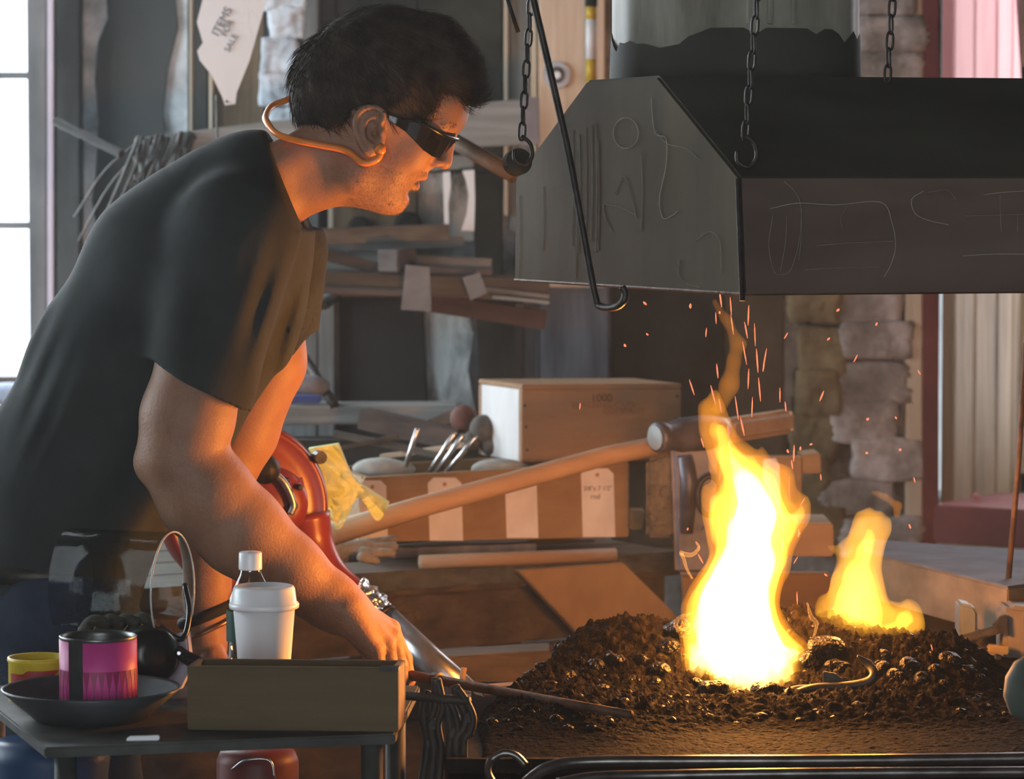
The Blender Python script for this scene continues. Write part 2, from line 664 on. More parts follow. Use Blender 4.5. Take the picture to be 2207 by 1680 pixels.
# middle
wpiece('sooty_board', rect(723, -60, 900, 520), m_soot, 0.0, 0.02)
wpiece('sooty_board', rect(902, -60, 1083, 372), m_soot, 0.0, 0.02)
wpiece('sooty_board', rect(1024, 374, 1083, 660), m_soot, 0.0, 0.02)
wpiece('batten', rect(1086, -60, 1096, 466), m_tan, 0.01, 0.035)
wpiece('plank', rect(1098, -60, 1142, 500), m_greywood, 0.0, 0.03)
wpiece('batten', rect(1144, -60, 1158, 330), m_tan, 0.01, 0.035)
wpiece('pine_stud', rect(1161, -60, 1304, 620), m_pine, 0.03, 0.06)
wpiece('batten', rect(707, 442, 720, 560), m_tan, 0.0, 0.045)
wpiece('brown_panel', rect(722, 400, 900, 640), m_brown, 0.03, 0.02)
for k, (x, y, r) in enumerate([(775, 492, 26), (880, 486, 30)]):
    c = PY(x, y, WY - 0.06)
    add('knot_hole', lathe([(r * sc(WY), 0), (r * sc(WY) * 0.7, 0.006)], c, (0, -1, 0), 14), m_black, wall)
# lower middle
wpiece('plank', rect(655, 640, 684, 990), m_greywood, 0.0, 0.04)
wpiece('plank', rect(686, 640, 722, 990), m_greywood, 0.01, 0.04)
wpiece('black_sheet', [(728, 960), (925, 960), (912, 620), (720, 620)], m_black, 0.0, 0.03)
pl = [(1035, 990), (1030, 900), (1010, 800), (1022, 720), (1010, 660), (985, 620), (916, 620), (914, 700), (922, 860), (922, 990)]
wpiece('peeling_plaster', pl, M('peeling_plaster', (0.09, 0.095, 0.085), (0.50, 0.54, 0.55), rough=0.95, scale=7, detail=5, bump=0.8, bscale=16, ramp=(0.38, 0.56), stretch=(1.6, 1, 0.8)), 0.0, 0.018, 0.002)
wpiece('sooty_board', [(1040, 990), (1128, 990), (1126, 620), (1026, 620)], m_soot, 0.0, 0.015)
wpiece('plank', rect(1130, 640, 1164, 990), m_greywood, 0.0, 0.03)
wpiece('bluegrey_plank', [(1166, 990), (1316, 990), (1310, 560), (1164, 560)], m_bluegrey, 0.03, 0.04)
wpiece('sooty_board', rect(1318, 560, 1560, 1180), m_soot, 0.0, 0.02)
wpiece('sooty_board', rect(1562, 560, 1690, 1180), M('sooty_brown_wall', (0.03, 0.022, 0.014), (0.15, 0.12, 0.08), rough=0.95, scale=4.5, detail=4, bump=0.5, bscale=12, ramp=(0.3, 0.75)), 0.0, 0.02)
# stones bedded in the wall
rs = random.Random(5)


def stones(x0, x1, y0, y1, rows, cols, mats, jit=10, out=0.05):
    for i in range(rows):
        w = (x1 - x0) / cols
        off = rs.uniform(-0.25, 0.25) * w
        for j in range(cols):
            cx = x0 + w * (j + 0.5) + off + rs.uniform(-jit, jit) * 0.5
            cy = y0 + (y1 - y0) * (i + 0.5) / rows + rs.uniform(-jit, jit) * 0.4
            c = PY(cx, cy, WY)
            rx = w * 0.54 * sc(WY) * rs.uniform(0.9, 1.12)
            rz = (y1 - y0) / rows * 0.545 * sc(WY) * rs.uniform(0.9, 1.1)
            add('stone', lump(c, (rx, out * rs.uniform(0.8, 1.2), rz), rs.randint(0, 9999), 0.09, 4, 0.85, 3.2, 0.05), rs.choice(mats), wall, smooth=True)


stones(570, 655, -50, 300, 5, 1, [m_stoneb], 14)
stones(1835, 1985, -40, 200, 3, 1, [m_stone], 14)
stones(1700, 1800, 600, 1190, 6, 1, [m_stone2], 14, 0.04)
stones(1796, 1950, 610, 1200, 7, 1, [m_stone, m_stone, m_stone], 12, 0.04)
wpiece('whitewash_patch', [(902, 520), (1022, 520), (1020, 366), (900, 366)], MATS['peeling_plaster'], 0.0, 0.012, 0.002)

# window on the right: red post, jamb boards with firelight painted in below, sill, panes
win2 = struct('window_2', plate(rect(1990, -60, 2024, 1180), WY - 0.05, 0.06), m_redpaint, bevel=0.004, origin=(XR0, WY, ZR))
add('casing_board', plate(rect(1952, -60, 1988, 1190), WY - 0.035, 0.04), m_tan, win2, bevel=0.003)
jb = [(2026, 2068, 6.61, 6.68), (2071, 2116, 6.68, 6.76), (2119, 2150, 6.76, 6.83), (2152, 2190, 6.83, 6.93)]
for k, (xa, xb, ya, yb) in enumerate(jb):
    for (yt, ybm, mt) in ((-60, 395, m_pink), (400, 1090, m_jamb)):
        A, B, Cc, D = PY(xa, ybm, ya), PY(xb, ybm, yb), PY(xb, yt, yb), PY(xa, yt, ya)
        zb, zt = A[2], A[2] + (D[2] - A[2])
        P4 = [(A[0], A[1], zb), (B[0], B[1], zb), (B[0], B[1], zt), (A[0], A[1], zt)]
        add('jamb_board', prism(P4, (0.03, 0.02, 0)), mt, win2, bevel=0.003)
add('window_sash', join(box(xj, xj + 0.03, 6.9, 6.94, ZR, 2.55), box(xj + 0.45, xj + 0.48, 6.9, 6.94, ZR, 2.55), box(XR1 - 0.03, XR1, 6.9, 6.94, ZR, 2.55),
                        box(xj, XR1, 6.9, 6.94, ZR, ZR + 0.04), box(xj, XR1, 6.9, 6.94, 1.65, 1.68), box(xj, XR1, 6.9, 6.94, 2.51, 2.55)), m_cream, win2)
for i in range(2):
    for j in range(2):
        add('pane', box(xj + 0.03 + i * 0.45, xj + 0.45 + i * 0.5, 6.915, 6.919, ZR + 0.04 + j * 0.84, 1.65 + j * 0.86), m_glass, win2)
zs2 = PY(2100, 1088, WY - 0.05)[2]
a, b = PY(2012, 1085, WY - 0.06), PY(2330, 1118, WY - 0.22)
add('window_sill', prism([(a[0], a[1], zs2 - 0.075), (b[0], b[1], zs2 - 0.075), (b[0], b[1], zs2), (a[0], a[1], zs2)], (0.1, 0.3, 0)), m_redpaint, win2, bevel=0.004)
add('apron_board', prism([(a[0], a[1] + 0.01, zs2 - 0.14), (b[0], b[1] + 0.01, zs2 - 0.14), (b[0], b[1] + 0.01, zs2 - 0.077), (a[0], a[1] + 0.01, zs2 - 0.077)], (0.1, 0.2, 0)), m_cream, win2, bevel=0.004)
# clapboard house wall seen through that window
sid = thing('clapboard_siding', 'white clapboard siding seen outside the right window', 'siding', (1.9, 8.2, 0))
m_siding = M('white_siding', (0.78, 0.80, 0.82), (0.86, 0.87, 0.88), rough=0.6, scale=3)
zz = 0.0
while zz < 2.9:
    add('clapboard', hexa([(1.0, 8.2, zz), (4.2, 8.2, zz), (4.2, 8.3, zz), (1.0, 8.3, zz)], [(1.0, 8.225, zz + 0.11), (4.2, 8.225, zz + 0.11), (4.2, 8.3, zz + 0.11), (1.0, 8.3, zz + 0.11)]), m_siding, sid)
    zz += 0.112

# window on the left
xa, xb = XL0, XL1
win1 = struct('window_1', join(box(xb - 0.008, xb + 0.03, WY - 0.02, WY + 0.3, ZS, 2.55), box(xa, xa + 0.04, WY - 0.02, WY + 0.3, ZS, 2.55), box(xa, xb, WY - 0.02, WY + 0.3, 2.51, 2.55)),
              M('window_frame_grey', (0.12, 0.115, 0.115), (0.20, 0.19, 0.19), rough=0.6, scale=5), bevel=0.003, origin=(xa, WY, ZS))
add('window_sill', box(xa, xb + 0.02, WY - 0.08, WY + 0.32, ZS - 0.05, ZS - 0.002), M('brown_sill', (0.08, 0.055, 0.05), (0.14, 0.10, 0.09), rough=0.6, scale=5), win1, bevel=0.004)
add('casing', plate(rect(77, -60, 101, 880), WY - 0.045, 0.04), MATS['window_frame_grey'], win1, bevel=0.003)
add('casing_strip', plate(rect(102, -60, 116, 700), WY - 0.06, 0.05), m_lilac, win1, bevel=0.002)
zt = [float(PY(40, p, WY + 0.2)[2]) for p in (163, 486)]
for z in zt:
    add('glazing_bar', box(xa, xb, WY + 0.19, WY + 0.22, z - 0.007, z + 0.007), MATS['window_frame_grey'], win1)
add('glazing_bar', box(-1.54, -1.52, WY + 0.19, WY + 0.22, ZS, 2.51), MATS['window_frame_grey'], win1)
zr = [ZS, zt[1], zt[0], 2.51]
for i in range(3):
    add('pane', box(xa, -1.54, WY + 0.2, WY + 0.204, zr[i] + 0.008, zr[i + 1] - 0.008), m_glass, win1)
    add('pane', box(-1.52, xb, WY + 0.2, WY + 0.204, zr[i] + 0.008, zr[i + 1] - 0.008), m_glass, win1)

# ================================================================== THE FORGE: hood, flue, hearth, coals, fire
m_hoodL = M('hood_end_steel', (0.050, 0.037, 0.018), (0.090, 0.069, 0.036), rough=0.8, metal=0.0, scale=5, stretch=(2.5, 2.5, 0.5), bump=0.05, bscale=6, ramp=(0.3, 0.75))
m_hoodF = M('hood_front_rust', (0.085, 0.056, 0.045), (0.145, 0.10, 0.08), rough=0.65, metal=0.15, scale=4, stretch=(0.5, 1, 2.2), bump=0.05, bscale=8)
m_hoodR = M('hood_roof_soot', (0.026, 0.026, 0.020), (0.055, 0.054, 0.042), rough=0.8, scale=4, stretch=(0.6, 1, 2))
m_chalk = M('chalk', (0.36, 0.35, 0.31), (0.48, 0.46, 0.41), rough=0.95, scale=60)
m_chalkf = M('faint_chalk', (0.20, 0.18, 0.15), (0.30, 0.27, 0.22), rough=0.95, scale=40)
m_iron = M('black_iron', (0.022, 0.020, 0.018), (0.055, 0.048, 0.042), rough=0.5, metal=0.6, scale=30, bump=0.1)
m_rust = M('rusty_iron', (0.045, 0.026, 0.017), (0.12, 0.068, 0.042), rough=0.6, metal=0.4, scale=25, bump=0.15)
m_galv = M('galvanised', (0.30, 0.30, 0.31), (0.46, 0.46, 0.48), rough=0.32, metal=0.9, scale=25)

HN = PY(1600, 634, 3.86)                 # near lower corner of the hood
zb = HN[2]
HFY = 3.86 * 247 / 217.0
HF = PY(1110, 600, HFY)
HF[2] = zb
pd = HF - HN
pd[2] = 0
pl_n = np.array((pd[1], -pd[0], 0))
pl_n /= np.linalg.norm(pl_n)
if pl_n[1] > 0:
    pl_n = -pl_n
hp = lambda x, y: PP(x, y, HN, pl_n)
prof = [hp(1110, 601), hp(1600, 634), hp(1590, 385), hp(1415, 168), hp(1265, 178), hp(1113, 385)]
prof[0][2] = prof[1][2] = zb
axis = np.array((0.972, 0.235, 0.0))
LEN = 1.05
hood = thing('forge_hood', 'sheet steel forge hood chalked with drawings, hung above the fire', 'hood', (0.45, 4.3, zb))
t_in = -pl_n * 0.004
add('end_plate', prism(prof, t_in), m_hoodL, hood)
Q = [p + t_in for p in prof]
far = [p + axis * LEN for p in Q]


def sheet(a, b, c, d, th=0.003):
    n = np.cross(b - a, d - a)
    n /= np.linalg.norm(n)
    return prism([a, b, c, d], n * th)


add('front_panel', sheet(Q[1], far[1], far[2], Q[2]), m_hoodF, hood)
add('sloping_roof_front', sheet(Q[2], far[2], far[3], Q[3]), m_hoodR, hood)
add('top_panel', sheet(Q[3], far[3], far[4], Q[4]), m_hoodR, hood)
add('sloping_roof_back', sheet(Q[4], far[4], far[5], Q[5]), m_hoodR, hood)
add('back_panel', sheet(Q[5], far[5], far[0], Q[0]), m_hoodF, hood)
add('far_end_plate', prism(far, t_in), m_hoodL, hood)
add('corner_angle', tube([prof[1] + (0, -0.002, -0.008), prof[1] * 0 + prof[2] + (0, -0.002, 0)], 0.0035, 6), m_iron, hood)
add('lower_rim', tube([prof[0], prof[1]], 0.0022, 6), m_rust, hood)
add('lower_rim', tube([prof[1], far[1]], 0.0022, 6), m_rust, hood)


def chalk(pts, surf, mt=None, r=0.00035):
    P = [surf(x, y) for x, y in pts]
    add('chalk_line', tube(smooth_path(P, 5), r, 5), mt or m_chalkf, hood)


off = pl_n * 0.0008
hs = lambda x, y: hp(x, y) + off
chalk([(1350 + 27 * math.cos(a), 287 + 33 * math.sin(a)) for a in np.linspace(0, 6.3, 15)], hs, m_chalk)
for xx, y0, y1 in [(1234, 280, 530), (1248, 290, 545), (1262, 275, 540), (1275, 270, 520), (1285, 265, 545), (1290, 300, 540), (1241, 400, 600), (1171, 400, 540), (1120, 420, 600), (1383, 330, 500)]:
    chalk([(xx, y0), (xx + 2, (y0 + y1) / 2), (xx - 1, y1)], hs)
chalk([(1405, 210), (1408, 260), (1415, 290), (1437, 300), (1436, 360), (1422, 430), (1430, 470), (1450, 465), (1462, 455)], hs, m_chalk)
chalk([(1415, 283), (1440, 310), (1480, 320), (1510, 345)], hs)
chalk([(1465, 560), (1463, 590), (1480, 610), (1510, 620)], hs)
chalk([(1300, 440), (1305, 470), (1320, 500)], hs)
chalk([(1302, 440), (1340, 448), (1370, 462)], hs)
chalk([(1325, 420), (1345, 380), (1360, 420), (1372, 470)], hs)
chalk([(1500, 520), (1530, 500), (1552, 520), (1556, 590)], hs)
fn = np.cross(far[1] - Q[1], (0, 0, 1.0))
fn /= np.linalg.norm(fn)
if fn[1] > 0:
    fn = -fn
fs = lambda x, y: PP(x, y, Q[1] + fn * 0.0035, fn) + fn * 0.0002
chalk([(1690, 392), (1710, 410), (1725, 440), (1727, 500), (1722, 560)], fs)
chalk([(1665, 465), (1657, 530), (1668, 585), (1685, 592), (1705, 580), (1722, 520), (1728, 450)], fs)
chalk([(1660, 450), (1720, 438), (1800, 442), (1898, 436), (1922, 480), (1930, 530), (1920, 570), (1905, 598)], fs, m_chalk)
chalk([(1735, 582), (1800, 578), (1895, 575)], fs)
chalk([(1760, 530), (1830, 524), (1925, 520)], fs)
chalk([(1695, 465), (1693, 520), (1682, 585)], fs)
chalk([(1825, 445), (1812, 470), (1815, 490)], fs)
chalk([(1990, 412), (1965, 430), (1972, 460), (2000, 475), (2045, 485)], fs, m_chalk)
chalk([(2000, 415), (2040, 410), (2060, 430)], fs)
chalk([(2120, 420), (2160, 415), (2207, 412)], fs, m_chalk)
chalk([(2080, 466), (2140, 464), (2207, 462)], fs)
chalk([(2075, 552), (2140, 548), (2207, 548)], fs, m_chalk)
chalk([(2155, 420), (2155, 450), (2158, 500)], fs)
chalk([(2193, 460), (2193, 500)], fs)

# flue pipe standing on the hood
FY = 4.28
fc = PY(1585, 165, FY)
fr = 262 * sc(FY)
flue = thing('flue_pipe', 'wide galvanised flue pipe with sooty torn bottom edge above the hood', 'pipe', (fc[0], FY, fc[2]))
m_flue = M('flue_zinc', (0.13, 0.115, 0.085), (0.36, 0.33, 0.27), rough=0.6, metal=0.0, scale=4, stretch=(2.5, 2.5, 0.7), detail=5)
V, Fc = [], []
NS = 72
for i, h in enumerate((0.02, 0.1, 1.2)):
    for k in range(NS):
        a = 2 * math.pi * k / NS
        r = fr * (1 + 0.012 * math.cos(12 * a))
        V.append((fc[0] + r * math.cos(a), FY + r * math.sin(a), fc[2] + h))
for i in range(2):
    for k in range(NS):
        Fc.append((i * NS + k, i * NS + (k + 1) % NS, (i + 1) * NS + (k + 1) % NS, (i + 1) * NS + k))
add('pipe_wall', (V, Fc), m_flue, flue, smooth=True)
V, Fc = [], []
rr = random.Random(3)
hs_ = []
h = 0.035
for k in range(NS):
    h = min(0.055, max(0.014, h + rr.uniform(-0.012, 0.012)))
    hs_.append(h)
for i in range(2):
    for k in range(NS):
        a = 2 * math.pi * k / NS
        r = fr * (1.035 if i == 0 else 1.02)
        V.append((fc[0] + r * math.cos(a), FY + r * math.sin(a), fc[2] + (-0.012 if i == 0 else hs_[k])))
for k in range(NS):
    Fc.append((k, (k + 1) % NS, NS + (k + 1) % NS, NS + k))
add('torn_collar', (V, Fc), m_hoodR, flue, smooth=True)
for x in (1612, 1660, 1712):
    p = PY(x, 100, FY - fr * 1.0)
    add('seam', tube([(p[0], FY - math.sqrt(max(fr * fr - (p[0] - fc[0]) ** 2, 0)) - 0.003, fc[2] + 0.06), (p[0], FY - math.sqrt(max(fr * fr - (p[0] - fc[0]) ** 2, 0)) - 0.003, fc[2] + 1.2)], 0.004, 6), m_flue, flue)

# chains
lk = tube([(0.0042 * math.cos(a), 0, 0.0085 * math.sin(a) + (0.003 if math.sin(a) > 0 else -0.003)) for a in np.linspace(0, 2 * math.pi, 17)[:-1]], 0.0016, 6, closed=True)


def chain(x0, y0, x1, y1, Y0c, Y1c, label, hook=True, mt=None, s=1.0):
    A, B = PY(x0, y0, Y0c), PY(x1, y1, Y1c)
    A = A + (A - B) / np.linalg.norm(B - A) * 0.06
    t = thing('hanging_chain', label, 'chain', B, 'chains hanging around the hood')
    L = np.linalg.norm(A - B)
    n = int(L / (0.0185 * s))
    first = None
    for i in range(n):
        p = B + (A - B) * (i + 0.5) / n - B
        rot = (0, math.atan2(A[0] - B[0], A[2] - B[2]), 0)
        rz = 0.35 if i % 2 == 0 else 1.9
        if first is None:
            first = add('link', (np.array(lk[0]) * s + WL[t.name], lk[1]), mt or m_iron, t, smooth=True)
            o = first
            o.location = tuple(p)
        else:
            o = place_copy(first, p, t)
        o.rotation_euler = (0, rot[1], rz)
    if hook:
        hk = smooth_path([(0, 0, 0.004), (0.011, 0, -0.006), (0.013, 0, -0.022), (0.004, 0, -0.032), (-0.008, 0, -0.026), (-0.009, 0, -0.014)], 6)
        add('hook', tube(np.array(hk) + B, 0.0026, 8), mt or m_iron, t, smooth=True)
    return t


chain(1145, 0, 1124, 300, 4.2, 4.2, 'thin chain with a hook hanging beside the pine stud')
chain(1632, 0, 1606, 300, 3.84, 3.84, 'chain hanging in front of the flue and hooked to the hood')
chain(1924, 0, 1912, 178, 4.02, 4.02, 'short chain dropping onto the hood beside the red window', hook=False)
p = PY(1115, 350, 4.25)
top('pulley_block', join(lathe([(0.008, -0.012), (0.017, -0.010), (0.014, 0.0), (0.017, 0.010), (0.008, 0.012)], p, (0.25, -1, 0.1), 20), lathe([(0.006, -0.018), (0.006, 0.018)], p, (0.25, -1, 0.1), 10)), m_hoodR, 'small dark iron pulley at the end of the chain by the hood', 'pulley', smooth=False)

# long poker hook hanging before the hood
hk = smooth_path([PY(1140, -40, 3.72), PY(1180, 130, 3.72), PY(1225, 330, 3.73), PY(1262, 530, 3.74), PY(1283, 640, 3.74), PY(1295, 661, 3.735), PY(1325, 662, 3.71), PY(1343, 650, 3.70), PY(1347, 632, 3.70), PY(1340, 618, 3.70)], 6)
top('hook_rod', tube(hk, [0.0042] * len(hk), 10), m_iron, 'long dark iron rod with a hooked end hanging across the hood', 'hook', smooth=True)
top('thin_rod', tube([PY(1080, -40, 3.9), PY(1117, 70, 3.9)], 0.0025, 8), m_iron, 'short thin dark rod end hanging left of the hook rod', 'rod', smooth=True)

# hearth
HZT = 0.79
fx0, fx1, fy0, fy1 = -0.075, 1.0, 3.70, 4.75
forge = thing('forge_hearth', 'low iron and brick forge table carrying the burning coals', 'forge', (0.45, 4.2, 0))
m_cast = M('cast_iron_hearth', (0.004, 0.0032, 0.0025), (0.012, 0.009, 0.007), rough=0.8, spec=0.08, metal=0.0, scale=20, bump=0.3)
hpoly = [(fx0, fy0), (fx1, fy0), (fx1, 4.62), (0.085, 4.62), (0.07, 4.38), (fx0 + 0.03, 4.06), (fx0, 4.0)]
add('table_plate', prism([(x, y, HZT - 0.03) for x, y in hpoly], (0, 0, 0.03)), m_cast, forge, bevel=0.004)
add('rim', box(fx0, fx1, fy0, fy0 + 0.012, HZT - 0.05, HZT + 0.012), m_cast, forge, bevel=0.002)
m_fbrick = M('sooty_brick', (0.07, 0.04, 0.03), (0.15, 0.085, 0.06), rough=0.9, scale=15, bump=0.4)
bw, bh = 0.21, 0.065
for i in range(11):
    z1 = HZT - 0.032 - i * (bh + 0.006)
    if z1 - bh < 0:
        break
    x = fx0 + 0.02 - (0.1 if i % 2 else 0)
    while x < fx1 - 0.02:
        x0b, x1b = max(x, fx0 + 0.02), min(x + bw, fx1 - 0.02)
        if x1b - x0b > 0.03:
            add('brick', box(x0b, x1b, fy0 + 0.03, fy0 + 0.13, z1 - bh, z1), m_fbrick, forge)
        x += bw + 0.008
add('masonry_core', box(0.09, fx1 - 0.03, fy0 + 0.131, 4.6, 0, HZT - 0.032), m_fbrick, forge)

# coal bed: one rough heap (uncountable), and the larger lumps one by one
m_coal = M('coal', (0.0008, 0.0006, 0.0005), (0.005, 0.0037, 0.0028), rough=0.42, scale=60, bump=0.7, bscale=140, spec=0.11)
m_cinder = M('cinder_dust', (0.0015, 0.0012, 0.001), (0.006, 0.0044, 0.0032), rough=0.85, scale=60, bump=0.6, bscale=140, spec=0.02)


def heap_h(x, y):
    """height of the coal above the plate"""
    def g(px, Y, r, a, ry=None):
        p = PZ(px, 1500, HZT + 0.02)
        cx = PY(px, 1500, Y)[0]
        return a * np.exp(-((x - cx) / r) ** 2 - ((y - Y) / (ry or r)) ** 2)
    h = g(1240, 4.30, 0.09, 0.040, 0.13) + g(1380, 4.28, 0.085, 0.050, 0.12) + g(1120, 4.18, 0.07, 0.022, 0.14) + g(1560, 4.32, 0.11, 0.045, 0.12) + g(1750, 4.28, 0.10, 0.075, 0.1)
    h += g(1950, 4.22, 0.09, 0.048, 0.1) + g(2070, 4.26, 0.06, 0.040, 0.1) + g(1240, 4.0, 0.13, 0.016, 0.12) + g(1600, 4.02, 0.2, 0.012, 0.07) + g(1900, 4.05, 0.2, 0.014, 0.08)
    return h


nx, ny = 340, 240
gx, gy = np.meshgrid(np.linspace(fx0 + 0.02, fx1 - 0.02, nx), np.linspace(3.715, 4.58, ny), indexing='ij')
Pn = np.stack([gx, gy, 0 * gx], -1)
hh = heap_h(gx, gy)
rough = np.abs(waves(Pn, 260, 1, 9)) * 0.5 + np.abs(waves(Pn, 520, 2, 9)) * 0.35 + rng.random(gx.shape) * 0.35
edge = np.clip((gx - (-0.07 + np.clip(gy - 4.02, 0, 0.4) * 0.42)) / 0.04, 0, 1)
hh = (hh + np.clip(hh / 0.02, 0.16, 1) * rough * 0.016 + 0.006) * edge - 0.004 - 0.03 * (1 - edge)
Vh = np.stack([gx, gy, HZT + hh], -1).reshape(-1, 3)
ii = np.arange(nx * ny).reshape(nx, ny)
Fh = np.stack([ii[:-1, :-1].ravel(), ii[1:, :-1].ravel(), ii[1:, 1:].ravel(), ii[:-1, 1:].ravel()], 1)
o = add('coal_heap', (Vh, Fh), m_cinder, kind='stuff')
tag(o, 'heap of crumbly dark coal and cinders spread over the hearth', 'coal')
crumbs = []
for k in range(5200):
    x, y = rng.uniform(fx0 + 0.03, fx1 - 0.05), rng.uniform(3.8, 4.5)
    h = float(heap_h(np.array(x), np.array(y)))
    if h < 0.006 + rng.random() * 0.02 or x < -0.05 + max(0, y - 4.02) * 0.42:
        continue
    r = rng.uniform(0.002, 0.0065)
    crumbs.append(lump((x, y, HZT + h + r * 0.7), (r * rng.uniform(0.8, 1.4), r, r * rng.uniform(0.7, 1.2)), k, 0.3, 1, 0, 2.5))
VC = np.concatenate([c[0] for c in crumbs])
FCc = np.concatenate([c[1] + 12 * i for i, c in enumerate(crumbs)])
o = add('coal_crumbs', (VC, FCc), m_coal, kind='stuff')
tag(o, 'loose small coal crumbs lying over the heap', 'coal')
LUMPS = [(1540, 1490, 30, 3.99), (1655, 1494, 34, 3.98), (1500, 1478, 18, 4.0), (1590, 1498, 14, 3.98), (1700, 1497, 14, 3.98), (1285, 1440, 20, 4.22), (1330, 1425, 22, 4.25),
         (1385, 1430, 20, 4.24), (1420, 1450, 24, 4.18), (1440, 1400, 26, 4.25), (1462, 1365, 34, 4.3), (1410, 1480, 17, 4.1), (1225, 1460, 16, 4.16), (1190, 1480, 14, 4.12), (1360, 1470, 18, 4.12),
         (1300, 1490, 16, 4.1), (1250, 1510, 14, 4.05), (1340, 1520, 15, 4.02), (1160, 1520, 13, 4.05), (1110, 1540, 14, 4.02), (1060, 1560, 13, 4.0), (1200, 1555, 15, 3.98), (1010, 1580, 12, 3.97),
         (1780, 1400, 40, 4.22), (1745, 1430, 26, 4.16), (1800, 1440, 24, 4.12), (1900, 1450, 24, 4.1), (1935, 1465, 24, 4.08), (1960, 1440, 26, 4.12), (1985, 1470, 20, 4.06), (2015, 1455, 22, 4.12),
         (2050, 1430, 24, 4.18), (2085, 1450, 20, 4.14), (2035, 1480, 16, 4.06), (2110, 1470, 16, 4.1), (1905, 1412, 16, 4.2), (1440, 1510, 14, 4.0), (1275, 1545, 13, 3.98)]
def on_heap(x, y, r):
    for Yh in np.arange(3.9, 4.6, 0.004):
        p = PY(x, y, Yh)
        if p[2] < HZT + float(heap_h(np.array(p[0]), np.array(p[1]))) + r * sc(Yh) * 0.55:
            return Yh
    return 4.3


for k, (x, y, r, Y) in enumerate(LUMPS):
    Y = on_heap(x, y, r)
    c = PY(x, y, Y)
    q = r * sc(Y)
    o = top('coal_lump', lump(c, (q * 1.1, q, q * 0.9), 50 + k, 0.28, 3, 0, 3.2), m_coal, 'jagged fist-sized coal lump lying in the hearth around the fire', 'coal', 'larger coal lumps around the fire')

# the iron being heated: a hooked bar and a pierced plate lying in the fire
P = smooth_path([PY(1690, 1505, 4.1), PY(1750, 1484, 4.1), PY(1820, 1480, 4.1), PY(1866, 1472, 4.1), PY(1884, 1455, 4.1), PY(1872, 1432, 4.11), PY(1848, 1414, 4.11)], 6)
iw = thing('iron_hook_work', 'dark forged iron bar with hooked tip and pierced plate lying in the fire', 'ironwork', PY(1780, 1490, 4.1))
add('hooked_bar', tube(P, np.interp(np.linspace(0, 1, len(P)), [0, 0.5, 0.85, 1], [0.005, 0.006, 0.0055, 0.0015]), 8), m_iron, iw, smooth=True)
add('pierced_plate', plate([(1774, 1482), (1834, 1478), (1800, 1452), (1774, 1448)], 4.105, 0.004), m_iron, iw, bevel=0.001)
add('ring', tube([PY(1745 + 50 * math.cos(a), 1494 + 12 * math.sin(a), 4.095 - 0.03 * math.sin(a)) for a in np.linspace(0, 6.28, 25)[:-1]], 0.0035, 7, closed=True), m_iron, iw, smooth=True)

# flames: glowing gas, brighter where it is thicker
def flame(name, chains, warp, seed, mats, label, wy=1.0, h=0.0045, Y=FIRE_Y, smoothk=0.03, freq=80):
    """mats: list of (inset in metres, material): nested shells of ever hotter gas"""
    pts = [(PY(x, y, Y - w * sc(Y)), r * sc(Y)) for ch in chains for (x, y, w, r) in ch]
    lo = np.min([p - r * max(1, wy) for p, r in pts], 0) - 0.05
    hi = np.max([p + r * max(1, wy) for p, r in pts], 0) + 0.05
    g = Grid(lo, hi, h)
    for ch in chains:
        q = [(PY(x, y, Y - w * sc(Y)), r * sc(Y)) for (x, y, w, r) in ch]
        for (a, ra), (b, rb) in zip(q[:-1], q[1:]):
            g.cone(a, b, ra, rb, smoothk, wy=wy)
    ax = [g.lo[i] + g.h * np.arange(g.n[i]) for i in range(3)]
    X = np.stack(np.meshgrid(*ax, indexing='ij'), -1)
    up = np.clip((X[..., 2] - lo[2]) / max(hi[2] - lo[2], 1e-6), 0, 1)
    S = X * np.array((1, 1, 0.34))
    g.d += ((warp * (0.35 + 0.9 * up)) * (waves(S, freq, seed) + 0.6 * waves(S, freq * 2, seed + 1) + 0.3 * waves(S, freq * 4, seed + 2))).astype(np.float32)
    base = g.d
    first = None
    for i, (inset, mt) in enumerate(mats):
        g.d = base + np.float32(inset) * (0.35 + 2.0 * up ** 1.3).astype(np.float32) if i else base
        V, Q = g.mesh()
        if len(Q) < 8:
            continue
        z0 = (V[:, 2] - lo[2])
        V[:, 0] += 0.008 * np.sin(z0 * 26 + seed) * np.clip(z0 / 0.15, 0, 1.2)
        if first is None:
            first = top(name, (V, Q), mt, label, 'flame', smooth=True)
        else:
            add('hot_core', (V, Q), mt, first, smooth=True)
    return first


